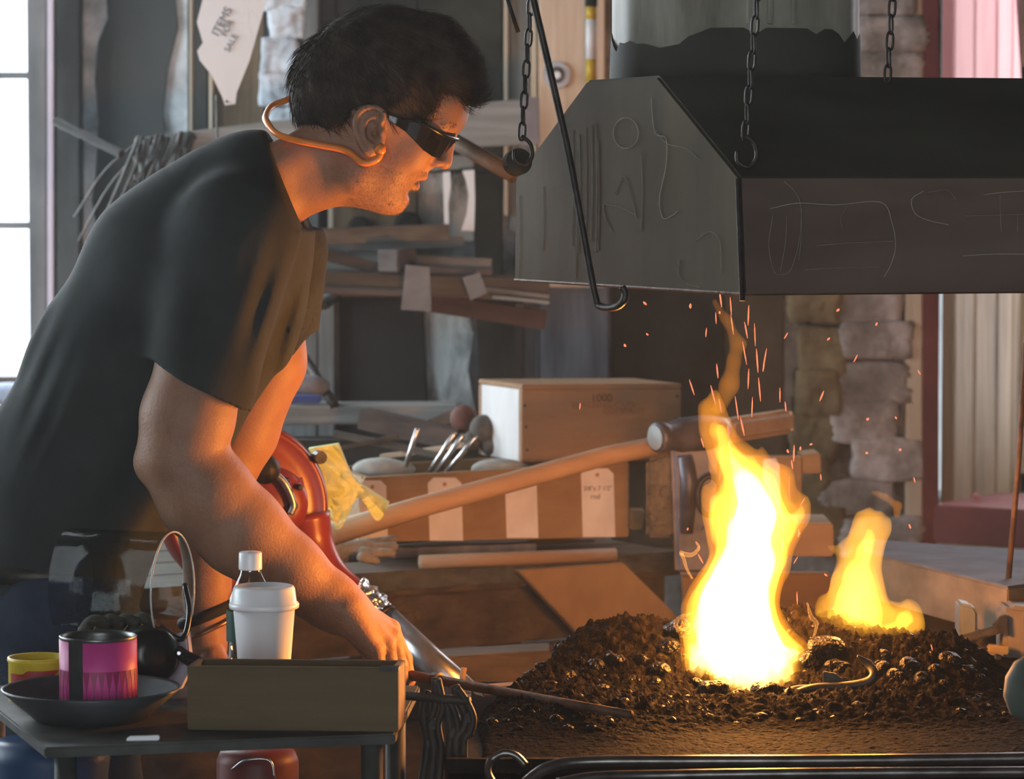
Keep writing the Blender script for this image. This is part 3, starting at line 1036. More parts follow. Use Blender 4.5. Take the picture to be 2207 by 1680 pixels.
g1 = flame_volume('flame_gas_outer', (1.0, 0.33, 0.015), 22)
g2 = flame_volume('flame_gas_middle', (1.0, 0.50, 0.05), 55)
g3 = flame_volume('flame_gas_inner', (1.0, 0.68, 0.24), 110)
g4 = flame_volume('flame_gas_side', (1.0, 0.42, 0.03), 26)
g5 = flame_volume('flame_gas_wisp', (1.0, 0.32, 0.02), 14)
main = [[(1615, 1490, 0, 125), (1602, 1400, 0, 108), (1600, 1300, 0, 88), (1620, 1210, 0, 76), (1612, 1120, 0, 78), (1600, 1050, 0, 60), (1578, 990, 0, 38), (1562, 930, 0, 24), (1552, 880, 0, 10), (1556, 855, 0, 4)],
        [(1640, 1110, 10, 52), (1648, 1030, 10, 38), (1628, 985, 5, 20), (1615, 945, 5, 6)],
        [(1555, 1130, 10, 28), (1545, 1080, 10, 24), (1530, 1020, 10, 8)], [(1545, 1150, 10, 15), (1530, 1115, 10, 14), (1524, 1080, 10, 5)],
        [(1685, 1150, 0, 24), (1702, 1115, 0, 12), (1714, 1085, 0, 4)], [(1510, 1500, 15, 26), (1492, 1440, 15, 15), (1484, 1380, 10, 5)],
        [(1530, 1420, 0, 32), (1516, 1350, 0, 14), (1500, 1305, 0, 4)], [(1722, 1490, 0, 40), (1702, 1420, 0, 34)]]
flame('flame', main, 0.0085, 11, [(0, g1), (0.006, g2), (0.014, g3)], 'tall white-hot flame rising from the middle of the coals', h=0.0036, smoothk=0.022)
side = [[(1860, 1450, 0, 34), (1840, 1380, 0, 52), (1850, 1310, 0, 66), (1862, 1250, 0, 50), (1878, 1190, 0, 36), (1874, 1140, 0, 20), (1862, 1112, 0, 6)],
        [(1910, 1360, 0, 34), (1945, 1330, 0, 32), (1962, 1300, 0, 10)], [(1800, 1360, 0, 30), (1785, 1330, 0, 24), (1773, 1295, 0, 6)],
        [(1835, 1190, 5, 18), (1805, 1180, 5, 8)], [(1898, 1165, 0, 20), (1922, 1150, 0, 9)], [(1790, 1470, 0, 22), (1795, 1430, 0, 10)]]
flame('flame', side, 0.0075, 24, [(0, g4), (0.012, g2)], 'yellow flame curling up on the right of the taller fire', Y=FIRE_Y + 0.05, h=0.0036, smoothk=0.02)
flame('flame', [[(1548, 880, 0, 14), (1565, 830, 0, 17), (1578, 780, 0, 10), (1592, 740, 0, 12), (1580, 690, 0, 8), (1558, 650, 0, 3)]], 0.004, 31, [(0, g5)], 'thin orange wisp of flame drifting up beneath the hood', h=0.0025, smoothk=0.008)
flame('flame', [[(1888, 1062, 0, 6), (1915, 1072, 0, 7), (1940, 1090, 0, 10), (1938, 1110, 0, 8)]], 0.002, 41, [(0, g1)], 'small detached curl of flame floating above the right fire', h=0.002, smoothk=0.004)
flame('flame', [[(1440, 1460, 0, 8), (1433, 1425, 0, 8), (1425, 1410, 0, 3)]], 0.002, 51, [(0, g4)], 'little lick of flame at the left edge of the fire', h=0.002, smoothk=0.004, Y=4.2)

# glowing embers under the flames
m_ember = emission('ember_glow', (1.0, 0.35, 0.05), 5.0)
for k, (x, y, r, Y) in enumerate([(1600, 1500, 40, 4.18), (1680, 1496, 30, 4.18), (1530, 1498, 22, 4.18), (1810, 1474, 16, 4.2), (1890, 1408, 10, 4.25), (1860, 1468, 14, 4.2)]):
    q = r * sc(Y)
    top('ember', lump(PY(x, y, Y), (q, q * 0.8, q * 0.5), 300 + k, 0.25, 2), m_ember, 'glowing ember bedded in the burning coals', 'ember', 'embers in the fire bed', smooth=True)

# sparks
m_spark = emission('spark_glow', (1.0, 0.20, 0.09), 1.7)
SP = [(1390, 654, 5, 45), (1488, 660, 5, 90), (1543, 686, 13, 88), (1551, 674, 3, 80), (1553, 645, 18, 82), (1575, 660, 20, 86), (1613, 680, 22, 92), (1578, 700, 22, 82), (1522, 717, 10, 95),
      (1627, 722, 25, 88), (1608, 712, 18, 80), (1694, 724, 8, 120), (1395, 721, 3, 45), (1605, 762, 25, 80), (1632, 778, 26, 86), (1648, 775, 24, 100), (1646, 790, 12, 98), (1546, 800, 16, 84),
      (1491, 835, 18, 72), (1537, 852, 22, 76), (1552, 874, 15, 80), (1613, 817, 22, 92), (1637, 840, 26, 85), (1681, 852, 16, 90), (1771, 854, 12, 112), (1588, 880, 26, 82), (1621, 878, 22, 92),
      (1693, 877, 11, 85), (1844, 773, 9, 118), (1981, 803, 6, 60), (1786, 731, 4, 140), (1806, 669, 4, 140), (1889, 699, 4, 115), (1870, 904, 3, 140), (1931, 901, 3, 60), (1748, 958, 3, 160),
      (1868, 977, 2, 20), (1940, 970, 3, 130), (1725, 967, 4, 100), (1698, 973, 4, 70), (1711, 978, 18, 92), (1707, 1002, 10, 82), (1769, 1029, 7, 85), (1971, 1035, 6, 75), (1701, 1054, 26, 90),
      (1730, 1082, 10, 120), (1961, 1135, 5, 70), (1482, 1141, 3, 110), (1721, 1150, 9, 92), (1722, 1152, 5, 120), (1250, 876, 7, 95), (1514, 955, 11, 72), (1573, 970, 18, 80), (1600, 920, 20, 78),
      (1715, 1208, 9, 120), (1780, 1240, 4, 40), (2008, 1396, 7, 75), (1510, 1205, 12, 62), (1538, 1222, 8, 72), (1718, 1290, 14, 88), (1686, 1175, 11, 90), (1347, 745, 3, 60), (1570, 930, 12, 78)]
for k, (x, y, L, ang) in enumerate(SP):
    a = math.radians(ang)
    Yk = FIRE_Y + rng.uniform(-0.08, 0.12)
    A, B = PY(x - L * math.cos(a), y - L * math.sin(a), Yk), PY(x + L * math.cos(a), y + L * math.sin(a), Yk + rng.uniform(-0.01, 0.01))
    r = rng.uniform(0.0007, 0.0011) * (1.5 if L < 6 else 1)
    top('spark', tube([A, A * 0.7 + B * 0.3, A * 0.3 + B * 0.7, B], [r * 0.3, r, r, r * 0.3], 5), m_spark, 'bright orange spark flying in the air around the fire', 'spark', 'sparks flying above the fire')

# thin curls of smoke beside the flame
sm = bpy.data.materials.new('curling_smoke')
sm.use_nodes = True
nt = sm.node_tree
nt.nodes.clear()
vo = nt.nodes.new('ShaderNodeOutputMaterial')
st_ = nt.nodes.new('ShaderNodeBsdfTransparent')
sd_ = nt.nodes.new('ShaderNodeBsdfDiffuse')
sd_.inputs[0].default_value = (0.6, 0.6, 0.6, 1)
mx = nt.nodes.new('ShaderNodeMixShader')
mx.inputs[0].default_value = 0.025
nt.links.new(st_.outputs[0], mx.inputs[1])
nt.links.new(sd_.outputs[0], mx.inputs[2])
nt.links.new(mx.outputs[0], vo.inputs['Surface'])
for pp, lab in [([(1500, 1168), (1506, 1182), (1492, 1196), (1474, 1195), (1468, 1192), (1474, 1206), (1480, 1226), (1492, 1248)], 'thin looping curl of smoke left of the tall flame'),
                ([(1496, 1322), (1478, 1326), (1462, 1334), (1456, 1348), (1468, 1358), (1486, 1350), (1500, 1340)], 'pale curl of smoke over the coal left of the flame base'),
                ([(1740, 1300), (1748, 1330), (1760, 1345), (1752, 1380)], 'faint thread of smoke between the two flames')]:
    pth = smooth_path([PY(x, y, FIRE_Y) for x, y in pp], 6)
    top('smoke_wisp', tube(pth, np.interp(np.linspace(0, 1, len(pth)), [0, 0.4, 1], [0.001, 0.003, 0.0012]), 8), sm, lab, 'smoke', smooth=True)

# ================================================================== THE SMITH
Y0 = 4.30
U = sc(Y0)                                   # metres per picture pixel at the smith


def J(x, y, w=0.0):
    return PY(x, y, Y0 - w * U)


m_skin = M('skin', (0.255, 0.128, 0.076), (0.33, 0.175, 0.108), rough=0.55, scale=18, detail=5, bump=0.12, bscale=320, ramp=(0.3, 0.7), spec=0.35)
m_skin.node_tree.nodes['Principled BSDF'].inputs['Subsurface Weight'].default_value = 0.08
m_skin.node_tree.nodes['Principled BSDF'].inputs['Subsurface Radius'].default_value = (0.012, 0.004, 0.002)
m_hair = M('dark_brown_hair', (0.020, 0.014, 0.010), (0.055, 0.040, 0.028), rough=0.75, scale=40, spec=0.2)
m_beard = M('stubble', (0.10, 0.06, 0.04), (0.32, 0.22, 0.15), rough=0.6, scale=300)
m_shirt = M('black_cotton', (0.026, 0.030, 0.030), (0.036, 0.041, 0.040), rough=0.9, scale=12, bump=0.08, bscale=500, spec=0.15)
m_jeans = M('dark_denim', (0.018, 0.026, 0.045), (0.032, 0.044, 0.075), rough=0.9, scale=14, bump=0.2, bscale=400)
m_lips = M('lip_skin', (0.36, 0.14, 0.10), (0.42, 0.18, 0.13), rough=0.45, scale=30)

lo = np.array((J(290, 0, 0)[0] - 0.03, Y0 - 0.27, J(500, 1560, 0)[2] - 0.03))
hi = np.array((J(1000, 0, 0)[0] + 0.02, Y0 + 0.21, J(500, 10, 0)[2]))
G = Grid(lo, hi, 0.0023)
u = U


def cone(a, b, r1, r2, k=0, **kw):
    G.cone(J(*a), J(*b), r1 * u, r2 * u, k * u, **kw)


def ell(c, r, ang=0, k=0, **kw):
    G.ell(J(*c), [q * u for q in r], ang, k * u, **kw)


# skull and face
ell((826, 204), (172, 168, 126), 25)
ell((860, 342), (104, 54, 88), 117, 40)
for s in (-1, 1):
    cone((770, 372, 58 * s), (838, 418, 24 * s), 52, 33, 30)
    ell((893, 322, 58 * s), (44, 34, 34), 100, 26)
    cone((978, 262, 12 * s), (955, 268, 68 * s), 17, 15, 18)
    ell((930, 300, 40 * s), (16, 22, 22), 100, 14, op='sub')
    ell((916, 305, 40 * s), (19, 19, 19), 0, 10)
ell((960, 232), (40, 48, 80), 65, 40)
ell((850, 425), (27, 26, 34), 30, 18)
ell((866, 374), (44, 30, 42), 117, 16)
cone((972, 296), (960, 346), 11, 14, 14)
ell((957, 351), (15, 14, 16), 40, 8)
for s in (-1, 1):
    ell((939, 350, 15 * s), (14, 10, 9), 20, 7)
    ell((946, 361, 8 * s), (6, 4, 4), 20, 3, op='sub')
cone((930, 350), (910, 370), 12, 9, 8)
for s in (-1, 1):
    cone((912, 379, 0), (888, 388, 26 * s), 9, 5, 6)
    cone((894, 401, 0), (876, 402, 24 * s), 9.5, 5, 6)
    cone((908, 391, 0), (872, 398, 30 * s), 2.6, 1.8, 2.5, op='sub')
ell((886, 418, 0), (10, 7, 26), 20, 7, op='sub')
ell((800, 432, 0), (60, 18, 50), 12, 30)
# neck
cone((765, 330), (615, 392), 93, 86, 40, wy=1.0)
cone((690, 300, 45), (590, 360, 70), 40, 50, 30)
cone((720, 400, 50), (630, 430, 20), 26, 24, 22)
# ears
for s in (-1, 1):
    ell((797, 283, 122 * s), (54, 34, 13), 82, 8, tilt=0.0)
    ell((800, 282, 136 * s), (36, 20, 14), 80, 4, op='sub')
    hx = smooth_path([(824, 262), (826, 243), (808, 231), (786, 233), (769, 250), (767, 278), (776, 306), (788, 326)], 3)
    for a_, b_ in zip(hx[:-1], hx[1:]):
        cone((a_[0], a_[1], 131 * s), (b_[0], b_[1], 131 * s), 6.0, 6.0, 3)
    hx = smooth_path([(812, 250), (792, 258), (783, 282), (790, 306), (804, 312)], 3)
    for a_, b_ in zip(hx[:-1], hx[1:]):
        cone((a_[0], a_[1], 129 * s), (b_[0], b_[1], 129 * s), 4.5, 4.5, 3)
    ell((795, 324, 127 * s), (15, 12, 8), 70, 5)
    ell((822, 285, 126 * s), (11, 8, 8), 80, 4)
    ell((806, 288, 128 * s), (9, 7, 14), 80, 3, op='sub')
# trunk under the shirt
cone((545, 435), (380, 640), 100, 140, 40, wy=1.3)
cone((380, 640), (330, 1000), 120, 120, 40, wy=1.2)
for s in (-1, 1):
    cone((515, 470, 60 * s), (505, 525, 230 * s), 90, 92, 40)


def limb(pts, k=22):
    for (a_, b_) in zip(pts[:-1], pts[1:]):
        cone(a_[:3], b_[:3], a_[3], b_[3], k)


def hand(wr, mcp, fingers, thumb, wr_r=46):
    """palm from the wrist to four knuckles, then bent fingers and a thumb"""
    for (mx, my, mw) in mcp:
        q = (wr[0] + (mx - wr[0]) * 0.12, wr[1] + (my - wr[1]) * 0.12, wr[2] + (mw - wr[2]) * 0.55)
        cone(q, (mx, my, mw), 40, 19, 16)
        ell((mx + 1, my - 3, mw), (17, 17, 16), 0, 6)
    for f in fingers:
        for i, (a_, b_) in enumerate(zip(f[:-1], f[1:])):
            cone(a_, b_, (18, 16.5, 15)[min(i, 2)], (16.5, 15, 12.5)[min(i, 2)], 5)
            ell(b_, (17, 17, 16), 0, 5) if i == 0 else None
    for i, (a_, b_) in enumerate(zip(thumb[:-1], thumb[1:])):
        cone(a_, b_, (30, 21, 18)[min(i, 2)], (22, 19, 14)[min(i, 2)], 9)


# near arm, reaching forward and down to the rod
limb([(515, 520, 240, 92), (440, 760, 290, 92), (404, 900, 305, 95), (390, 985, 305, 88)])
limb([(388, 985, 305, 86), (440, 1065, 300, 98), (520, 1145, 285, 92), (620, 1230, 262, 76), (712, 1296, 240, 58), (745, 1318, 235, 54)])
ell((322, 1003, 305), (26, 24, 30), 60, 30)
mc = [(843, 1356, 195), (846, 1374, 229), (834, 1392, 261), (808, 1404, 289)]
hand((738, 1312, 242), mc,
     [[mc[0], (871, 1420, 195), (881, 1466, 202), (864, 1496, 214)],
      [mc[1], (862, 1436, 229), (866, 1476, 233), (848, 1498, 236)],
      [mc[2], (845, 1452, 261), (848, 1486, 259), (832, 1502, 254)],
      [mc[3], (822, 1458, 287), (826, 1488, 283), (812, 1500, 276)]],
     [(765, 1350, 200), (806, 1412, 160), (846, 1448, 162), (876, 1472, 174)])
# far arm, braced straight down
limb([(585, 545, -215, 78), (572, 780, -240, 88), (520, 930, -235, 80), (470, 1040, -215, 74)])
limb([(462, 1050, -210, 72), (450, 1150, -195, 64), (446, 1280, -180, 50), (446, 1380, -172, 42)])
mf = [(470, 1468, -150), (455, 1476, -178), (438, 1474, -204), (424, 1466, -226)]
hand((446, 1385, -172), mf, [[m, (m[0] + 6, m[1] + 40, m[2]), (m[0] + 2, m[1] + 66, m[2]), (m[0] - 10, m[1] + 80, m[2])] for m in mf],
     [(462, 1420, -130), (486, 1450, -108), (496, 1484, -104)])

V, Q = G.mesh()
person = top('person', (V, Q), m_skin, 'man in a black t-shirt and dark glasses bending over the forge', 'person', smooth=True, origin=(J(130, 1400)[0], Y0, 0))

# ---- shirt
lo = np.array((J(-160, 0)[0], Y0 - 0.28, J(0, 1330)[2]))
hi = np.array((J(700, 0)[0], Y0 + 0.27, J(0, 250)[2]))
G = Grid(lo, hi, 0.004)
cone((560, 400), (500, 480), 118, 165, 40, wy=1.25)
cone((500, 480), (395, 600), 172, 205, 60, wy=1.25)
cone((395, 600), (290, 800), 210, 212, 60, wy=1.25)
cone((290, 800), (160, 1040), 212, 205, 60, wy=1.25)
cone((160, 1040), (100, 1260), 205, 205, 60, wy=1.2)
cone((560, 560), (500, 700), 95, 130, 60, wy=1.6)
cone((470, 640), (330, 960), 160, 140, 80, wy=1.3)
for s in (-1, 1):
    cone((560, 405, 60 * s), (512, 500, 230 * s), 95, 112, 50)


def sleeve(sh, hem, r1, r2, hemp, hemn):
    p = J(*hemp)
    n = np.array(hemn, float)
    n /= np.linalg.norm(n)
    e = np.array(J(*hem)) + (np.array(J(*hem)) - J(*sh)) * 0.5
    G.cone(J(*sh), e, r1 * u, (r1 + (r2 - r1) * 1.5) * u, 55 * u, cut=(p, n))
    return p, n


sleeve((512, 505, 235), (432, 825, 298), 122, 120, (432, 828, 298), (-0.475, 0, -0.88))
sleeve((602, 540, -215), (575, 770, -240), 108, 112, (590, 772, -240), (0.5, 0, -0.86))
# folds
ax = [G.lo[i] + G.h * np.arange(G.n[i]) for i in range(3)]
X, Yv, Z = np.meshgrid(*[a.astype(np.float32) for a in ax], indexing='ij')
PX = CX + X / U                                # picture-plane coordinates at the smith's distance
PYp = (1.45 - Z) / U * 1.0 + HZ


def blob(cx, cy, rx, ry):
    return np.exp(-((PX - cx) / rx) ** 2 - ((PYp - cy) / ry) ** 2)


ph = (PX - 610) * 0.95 + (PYp - 680) * 0.30
G.d += (blob(612, 690, 50, 130) * 10 * u * np.sin(ph / 8.5)).astype(np.float32)
ph = (PX - 130) * 0.9 - (PYp - 760) * -0.42
G.d += (blob(110, 790, 60, 160) * 4 * u * np.sin(ph / 8.0)).astype(np.float32)
ph = PX * 0.55 + PYp * 0.35 + 0.3 * (Yv - Y0) / u
G.d += (blob(300, 1000, 170, 190) * 8 * u * np.sin(ph / 17.0)).astype(np.float32)
ph = PX * 0.8 - PYp * 0.15
G.d += (blob(450, 640, 120, 160) * 3 * u * np.sin(ph / 20.0)).astype(np.float32)
P3 = np.stack([X, Yv, Z * 0.6], -1)
G.d += (1.8 * u * waves(P3, 26, 5, 6)).astype(np.float32)
del P3, X, Yv, Z, PX, PYp
# openings: sleeves, neck
G.cone(J(452, 745, 288), J(420, 960, 306), 95 * u, 108 * u, 3 * u, op='sub')
G.cone(J(582, 725, -236), J(560, 900, -240), 90 * u, 98 * u, 3 * u, op='sub')
nk = np.array(J(612, 376))
nn = np.array((0.93, 0, 0.36))
nn /= np.linalg.norm(nn)
G.put(lambda x, y, z: -((x - nk[0]) * nn[0] + (y - nk[1]) * nn[1] + (z - nk[2]) * nn[2]) + 0 * x, (nk[0] - 0.16, nk[1] - 0.16, J(0, 445)[2]), nk + 0.2, 10 * u, 'sub')
G.cone(J(640, 385), J(800, 310), 108 * u, 98 * u, 5 * u, op='sub')
V, Q = G.mesh()
add('t_shirt', (V, Q), m_shirt, person, smooth=True)['label'] = 'plain black short-sleeved t-shirt'
# collar band
cp = []
for a in np.linspace(0, 2 * math.pi, 33)[:-1]:
    cp.append(J(614 + 44 * math.cos(a) - 0, 374 + 96 * math.cos(a), 108 * math.sin(a)))

# ---- jeans
lo = np.array((J(-160, 0)[0], Y0 - 0.24, 0.0))
hi = np.array((J(420, 0)[0], Y0 + 0.24, J(0, 1190)[2]))
G = Grid(lo, hi, 0.008)
zt_ = hi[2]
cone((100, 1230), (105, 1330), 200, 195, 40, wy=1.15)
for s in (-1, 1):
    hpt, kn, an = J(120, 1330, 100 * s), J(190, 1330, 110 * s), J(110, 1330, 120 * s)
    G.cone(hpt, (kn[0], kn[1], 0.48), 0.10, 0.078, 0.03)
    G.cone((kn[0], kn[1], 0.48), (an[0], an[1], 0.07), 0.076, 0.06, 0.03)
X = np.stack(np.meshgrid(*[G.lo[i] + G.h * np.arange(G.n[i]) for i in range(3)], indexing='ij'), -1)
G.d += (0.004 * waves(X, 60, 9, 6)).astype(np.float32)
V, Q = G.mesh()
jn = add('jeans', (V, Q), m_jeans, person, smooth=True)
add('leather_belt', tube([J(100, 1215) + np.array((0.118 * math.cos(a), 0.138 * math.sin(a), 0)) for a in np.linspace(0, 6.28, 33)[:-1]], 0.014, 6, closed=True), m_iron, person, smooth=True)
add('seam', tube([J(82, 1265, 232), J(84, 1360, 205), J(90, 1480, 196)], 0.0015, 5), M('jeans_thread', (0.05, 0.05, 0.07), (0.08, 0.08, 0.1), scale=10), person)
for s in (-1, 1):
    an = J(110, 1330, 120 * s)
    add('boot', join(lump((an[0] + 0.07, an[1], 0.055), (0.16, 0.055, 0.055), 5, 0.04, 3, 0.3)), m_iron, person, smooth=True)
# bracelet on the far wrist
bc = np.array(J(448, 1322, -180))
add('bracelet', tube([bc + np.array((0.034 * math.cos(a), 0.033 * math.sin(a), 0.014 * math.cos(a))) for a in np.linspace(0, 6.28, 29)[:-1]], 0.0075, 8, closed=True), m_black, person, smooth=True)
add('bracelet', tube([bc + np.array((0.035 * math.cos(a), 0.034 * math.sin(a), 0.016 * math.cos(a) - 0.021)) for a in np.linspace(0, 6.28, 29)[:-1]], 0.003, 6, closed=True), M('copper_band', (0.35, 0.19, 0.10), rough=0.35, metal=0.8), person, smooth=True)
# fingernails of the near hand (index and middle)
for (x, y, w, ang) in [(873, 1489, 208, 0.6), (858, 1492, 238, 0.6)]:
    add('fingernail', lump(J(x, y, w), (0.0045, 0.0045, 0.006), 1, 0.0, 2), M('nail', (0.55, 0.36, 0.28), rough=0.3), person, smooth=True)

# ---- hair: a cap of short dark hair with loose strands
lo = np.array((J(600, 0)[0], Y0 - 0.11, J(0, 330)[2]))
hi = np.array((J(1070, 0)[0], Y0 + 0.11, J(0, -20)[2]))
G = Grid(lo, hi, 0.0022)
ell((824, 200), (186, 184, 136), 25)
for s in (-1, 0, 1):
    ell((985, 150, 55 * s), (62, 44, 52), 60, 26)
    ell((940, 80, 50 * s), (60, 34, 46), 30, 26)
    ell((1006, 190, 42 * s), (34, 26, 40), 70, 16)
ell((700, 180, 0), (70, 90, 100), 10, 30)
ell((690, 240, 0), (44, 60, 84), 60, 24)
X = np.stack(np.meshgrid(*[G.lo[i] + G.h * np.arange(G.n[i]) for i in range(3)], indexing='ij'), -1)
G.d += (3.2 * u * waves(X * np.array((1, 1, 0.8)), 120, 3, 8) + 1.6 * u * waves(X, 260, 4, 8)).astype(np.float32)
# hairline, as an outline seen from the side
hl = [(626, 232), (640, 262), (676, 287), (704, 286), (744, 266), (764, 240), (798, 224), (832, 240), (850, 262), (884, 262), (916, 258), (936, 240), (950, 206), (977, 204), (1000, 224), (1026, 216), (1060, 190), (1060, -30), (590, -30), (590, 200)]
ax = [G.lo[i] + G.h * np.arange(G.n[i]) for i in range(3)]
gx2, gz2 = np.meshgrid(ax[0], ax[2], indexing='ij')
qx, qy = CX + gx2 / U, HZ + (1.45 - gz2) / U
# exact picture-plane coordinates (the view looks slightly down)
k_ = [J(x, y) for x, y in hl]
hx = [(p[0], p[2]) for p in k_]
ins = np.zeros(gx2.shape, bool)
dist = np.full(gx2.shape, 9.0)
for i in range(len(hx)):
    (x1, z1), (x2, z2) = hx[i - 1], hx[i]
    cond = ((z1 > gz2) != (z2 > gz2)) & (gx2 < (x2 - x1) * (gz2 - z1) / (z2 - z1 + 1e-12) + x1)
    ins ^= cond
    L2 = (x2 - x1) ** 2 + (z2 - z1) ** 2
    t = np.clip(((gx2 - x1) * (x2 - x1) + (gz2 - z1) * (z2 - z1)) / L2, 0, 1)
    dist = np.minimum(dist, np.hypot(gx2 - x1 - t * (x2 - x1), gz2 - z1 - t * (z2 - z1)))
sd = np.where(ins, -dist, dist)[:, None, :].astype(np.float32)
e = sd + (3 * u * waves(X, 160, 8, 6)).astype(np.float32)
kk = 6 * u
t = np.clip(0.5 - 0.5 * (G.d - e) / kk, 0, 1)
G.d = (G.d * (1 - t) + e * t + kk * t * (1 - t)).astype(np.float32)
HV, HQ = G.mesh()
hair = add('hair', (HV, HQ), m_hair, person, smooth=True)
del X


def strands(V, Q, n, length, width, seed, flow, lift, pick=None, jit=0.35, segs=4):
    r = np.random.default_rng(seed)
    C = V[Q].mean(1)
    N = np.cross(V[Q[:, 1]] - V[Q[:, 0]], V[Q[:, 3]] - V[Q[:, 0]])
    N /= np.linalg.norm(N, axis=1)[:, None] + 1e-12
    ok = np.arange(len(C)) if pick is None else np.nonzero(pick(C, N))[0]
    ch = r.choice(ok, n)
    P, Nn = C[ch] + r.normal(size=(n, 3)) * 0.001, N[ch]
    D = flow(P) + r.normal(size=(n, 3)) * jit
    D -= Nn * (D * Nn).sum(1)[:, None]
    D /= np.linalg.norm(D, axis=1)[:, None] + 1e-9
    L = length * r.uniform(0.6, 1.3, n)[:, None]
    S = np.cross(D, Nn)
    out = []
    curl = r.normal(size=(n, 1)) * 0.25
    for i in range(segs + 1):
        t_ = i / segs
        c = P - Nn * 0.001 + D * L * t_ + Nn * L * (lift * t_ - lift * 0.7 * t_ * t_) + S * L * curl * t_ * t_
        wv = width * (1 - 0.85 * t_)
        out += [c + S * wv, c - S * wv * 0.5 + Nn * wv * 0.8, c - S * wv * 0.5 - Nn * wv * 0.8]
    A = np.stack(out, 1)                        # n, 3*(segs+1), 3
    Fl = []
    for i in range(segs):
        for k in range(3):
            Fl.append((i * 3 + k, i * 3 + (k + 1) % 3, (i + 1) * 3 + (k + 1) % 3, (i + 1) * 3 + k))
    Fl = np.array(Fl)
    m = 3 * (segs + 1)
    FF = (Fl[None] + (np.arange(n) * m)[:, None, None]).reshape(-1, 4)
    return A.reshape(-1, 3), FF


crown = np.array(J(730, 75, 0))
fv = np.array((0.35, 0, -0.5))


def hflow(P):
    d = P - crown
    d /= np.linalg.norm(d, axis=1)[:, None]
    return d * 0.9 + fv


sv = strands(HV, HQ, 9000, 0.022, 0.00042, 1, hflow, 0.42)
add('hair_strands', sv, m_hair, hair)
fz = J(1000, 160)[0] - 0.035
sv = strands(HV, HQ, 1500, 0.020, 0.0005, 2, lambda P: np.tile(np.array((0.75, 0, 0.05)), (len(P), 1)), 0.95, pick=lambda C, N: (C[:, 0] > fz) & (N[:, 0] > 0.1), jit=0.5)
add('hair_strands', sv, m_hair, hair)
# brows and stubble
PV = np.empty(len(person.data.vertices) * 3, np.float32)
person.data.vertices.foreach_get('co', PV)
PV = PV.reshape(-1, 3) + WL[person.name]
PQ = np.array([p.vertices[:] for p in person.data.polygons]) if False else np.empty(len(person.data.loops), np.int32)
person.data.loops.foreach_get('vertex_index', PQ)
PQ = PQ.reshape(-1, 4)
ja = [J(x, y) for x, y in [(770, 345), (812, 352), (850, 362), (885, 372), (915, 366), (928, 376), (905, 412), (880, 470), (740, 450)]]


def inpoly(C, poly):
    r = np.zeros(len(C), bool)
    for i in range(len(poly)):
        (x1, _, z1), (x2, _, z2) = poly[i - 1], poly[i]
        r ^= ((z1 > C[:, 2]) != (z2 > C[:, 2])) & (C[:, 0] < (x2 - x1) * (C[:, 2] - z1) / (z2 - z1 + 1e-12) + x1)
    return r


sv = strands(PV, PQ, 6000, 0.0042, 0.0002, 3, lambda P: np.tile(np.array((-0.1, 0, -1.0)), (len(P), 1)), 0.9, pick=lambda C, N: inpoly(C, ja), jit=0.4, segs=2)
add('stubble_beard', sv, m_beard, person)
eb = [J(x, y) for x, y in [(948, 268), (984, 262), (990, 272), (955, 279)]]
for s in (1, -1):
    sv = strands(PV, PQ, 110, 0.0045, 0.00028, 4, lambda P: np.tile(np.array((-0.6, 0, 0.1)), (len(P), 1)), 0.35, pick=lambda C, N: inpoly(C, eb) & ((Y0 - C[:, 1]) * s > 0.006), jit=0.3, segs=3)
    add('eyebrow', sv, m_hair, person)
# lips
G = Grid(np.array(J(860, 415, 40)) - 0.01, np.array(J(935, 365, -40)) + 0.01, 0.0012)
for s in (-1, 1):
    cone((912, 379.5, 0), (890, 388, 24 * s), 9.4, 4.5, 3)
    cone((894, 400.5, 0), (878, 401, 22 * s), 9.9, 4.5, 3)
for s in (-1, 1):
    cone((908, 390.5, 0), (872, 397, 30 * s), 2.8, 1.8, 2, op='sub')
V, Q = G.mesh()
add('lips', (V, Q), m_lips, person, smooth=True)
# ---- wraparound dark glasses
m_frame = M('black_plastic', (0.010, 0.010, 0.010), rough=0.25, spec=0.5)
m_lens = M('dark_lens', (0.008, 0.007, 0.006), rough=0.06, spec=0.9)
gl = thing('safety_glasses', 'black wraparound safety glasses worn on the smith’s face'.replace('’', "'"), 'glasses', J(950, 300))
rows = [(838, 247, 838, 257, 134), (856, 254, 852, 268, 133), (884, 262, 876, 284, 126), (908, 266, 896, 304, 122), (932, 278, 915, 325, 108), (955, 291, 934, 338, 84), (975, 298, 947, 342, 50), (987, 300, 957, 334, 16)]


def strip(rw, s, th, a=0.0, b=1.0):
    Vv = []
    for (x1, y1, x2, y2, w) in rw:
        for t_ in (a, b):
            p = np.array(J(x1 + (x2 - x1) * t_, y1 + (y2 - y1) * t_, w * s))
            Vv.append(p)
            Vv.append(p + np.array((-0.6 * th, th * s * 0.8, 0)))
    Fl = []
    n = len(rw)
    for i in range(n - 1):
        A, B = i * 4, (i + 1) * 4
        Fl += [(A, B, B + 2, A + 2), (A + 1, A + 3, B + 3, B + 1), (A, A + 1, B + 1, B), (A + 2, B + 2, B + 3, A + 3)]
    Fl += [(0, 2, 3, 1), ((n - 1) * 4, (n - 1) * 4 + 1, (n - 1) * 4 + 3, (n - 1) * 4 + 2)]
    return Vv, Fl


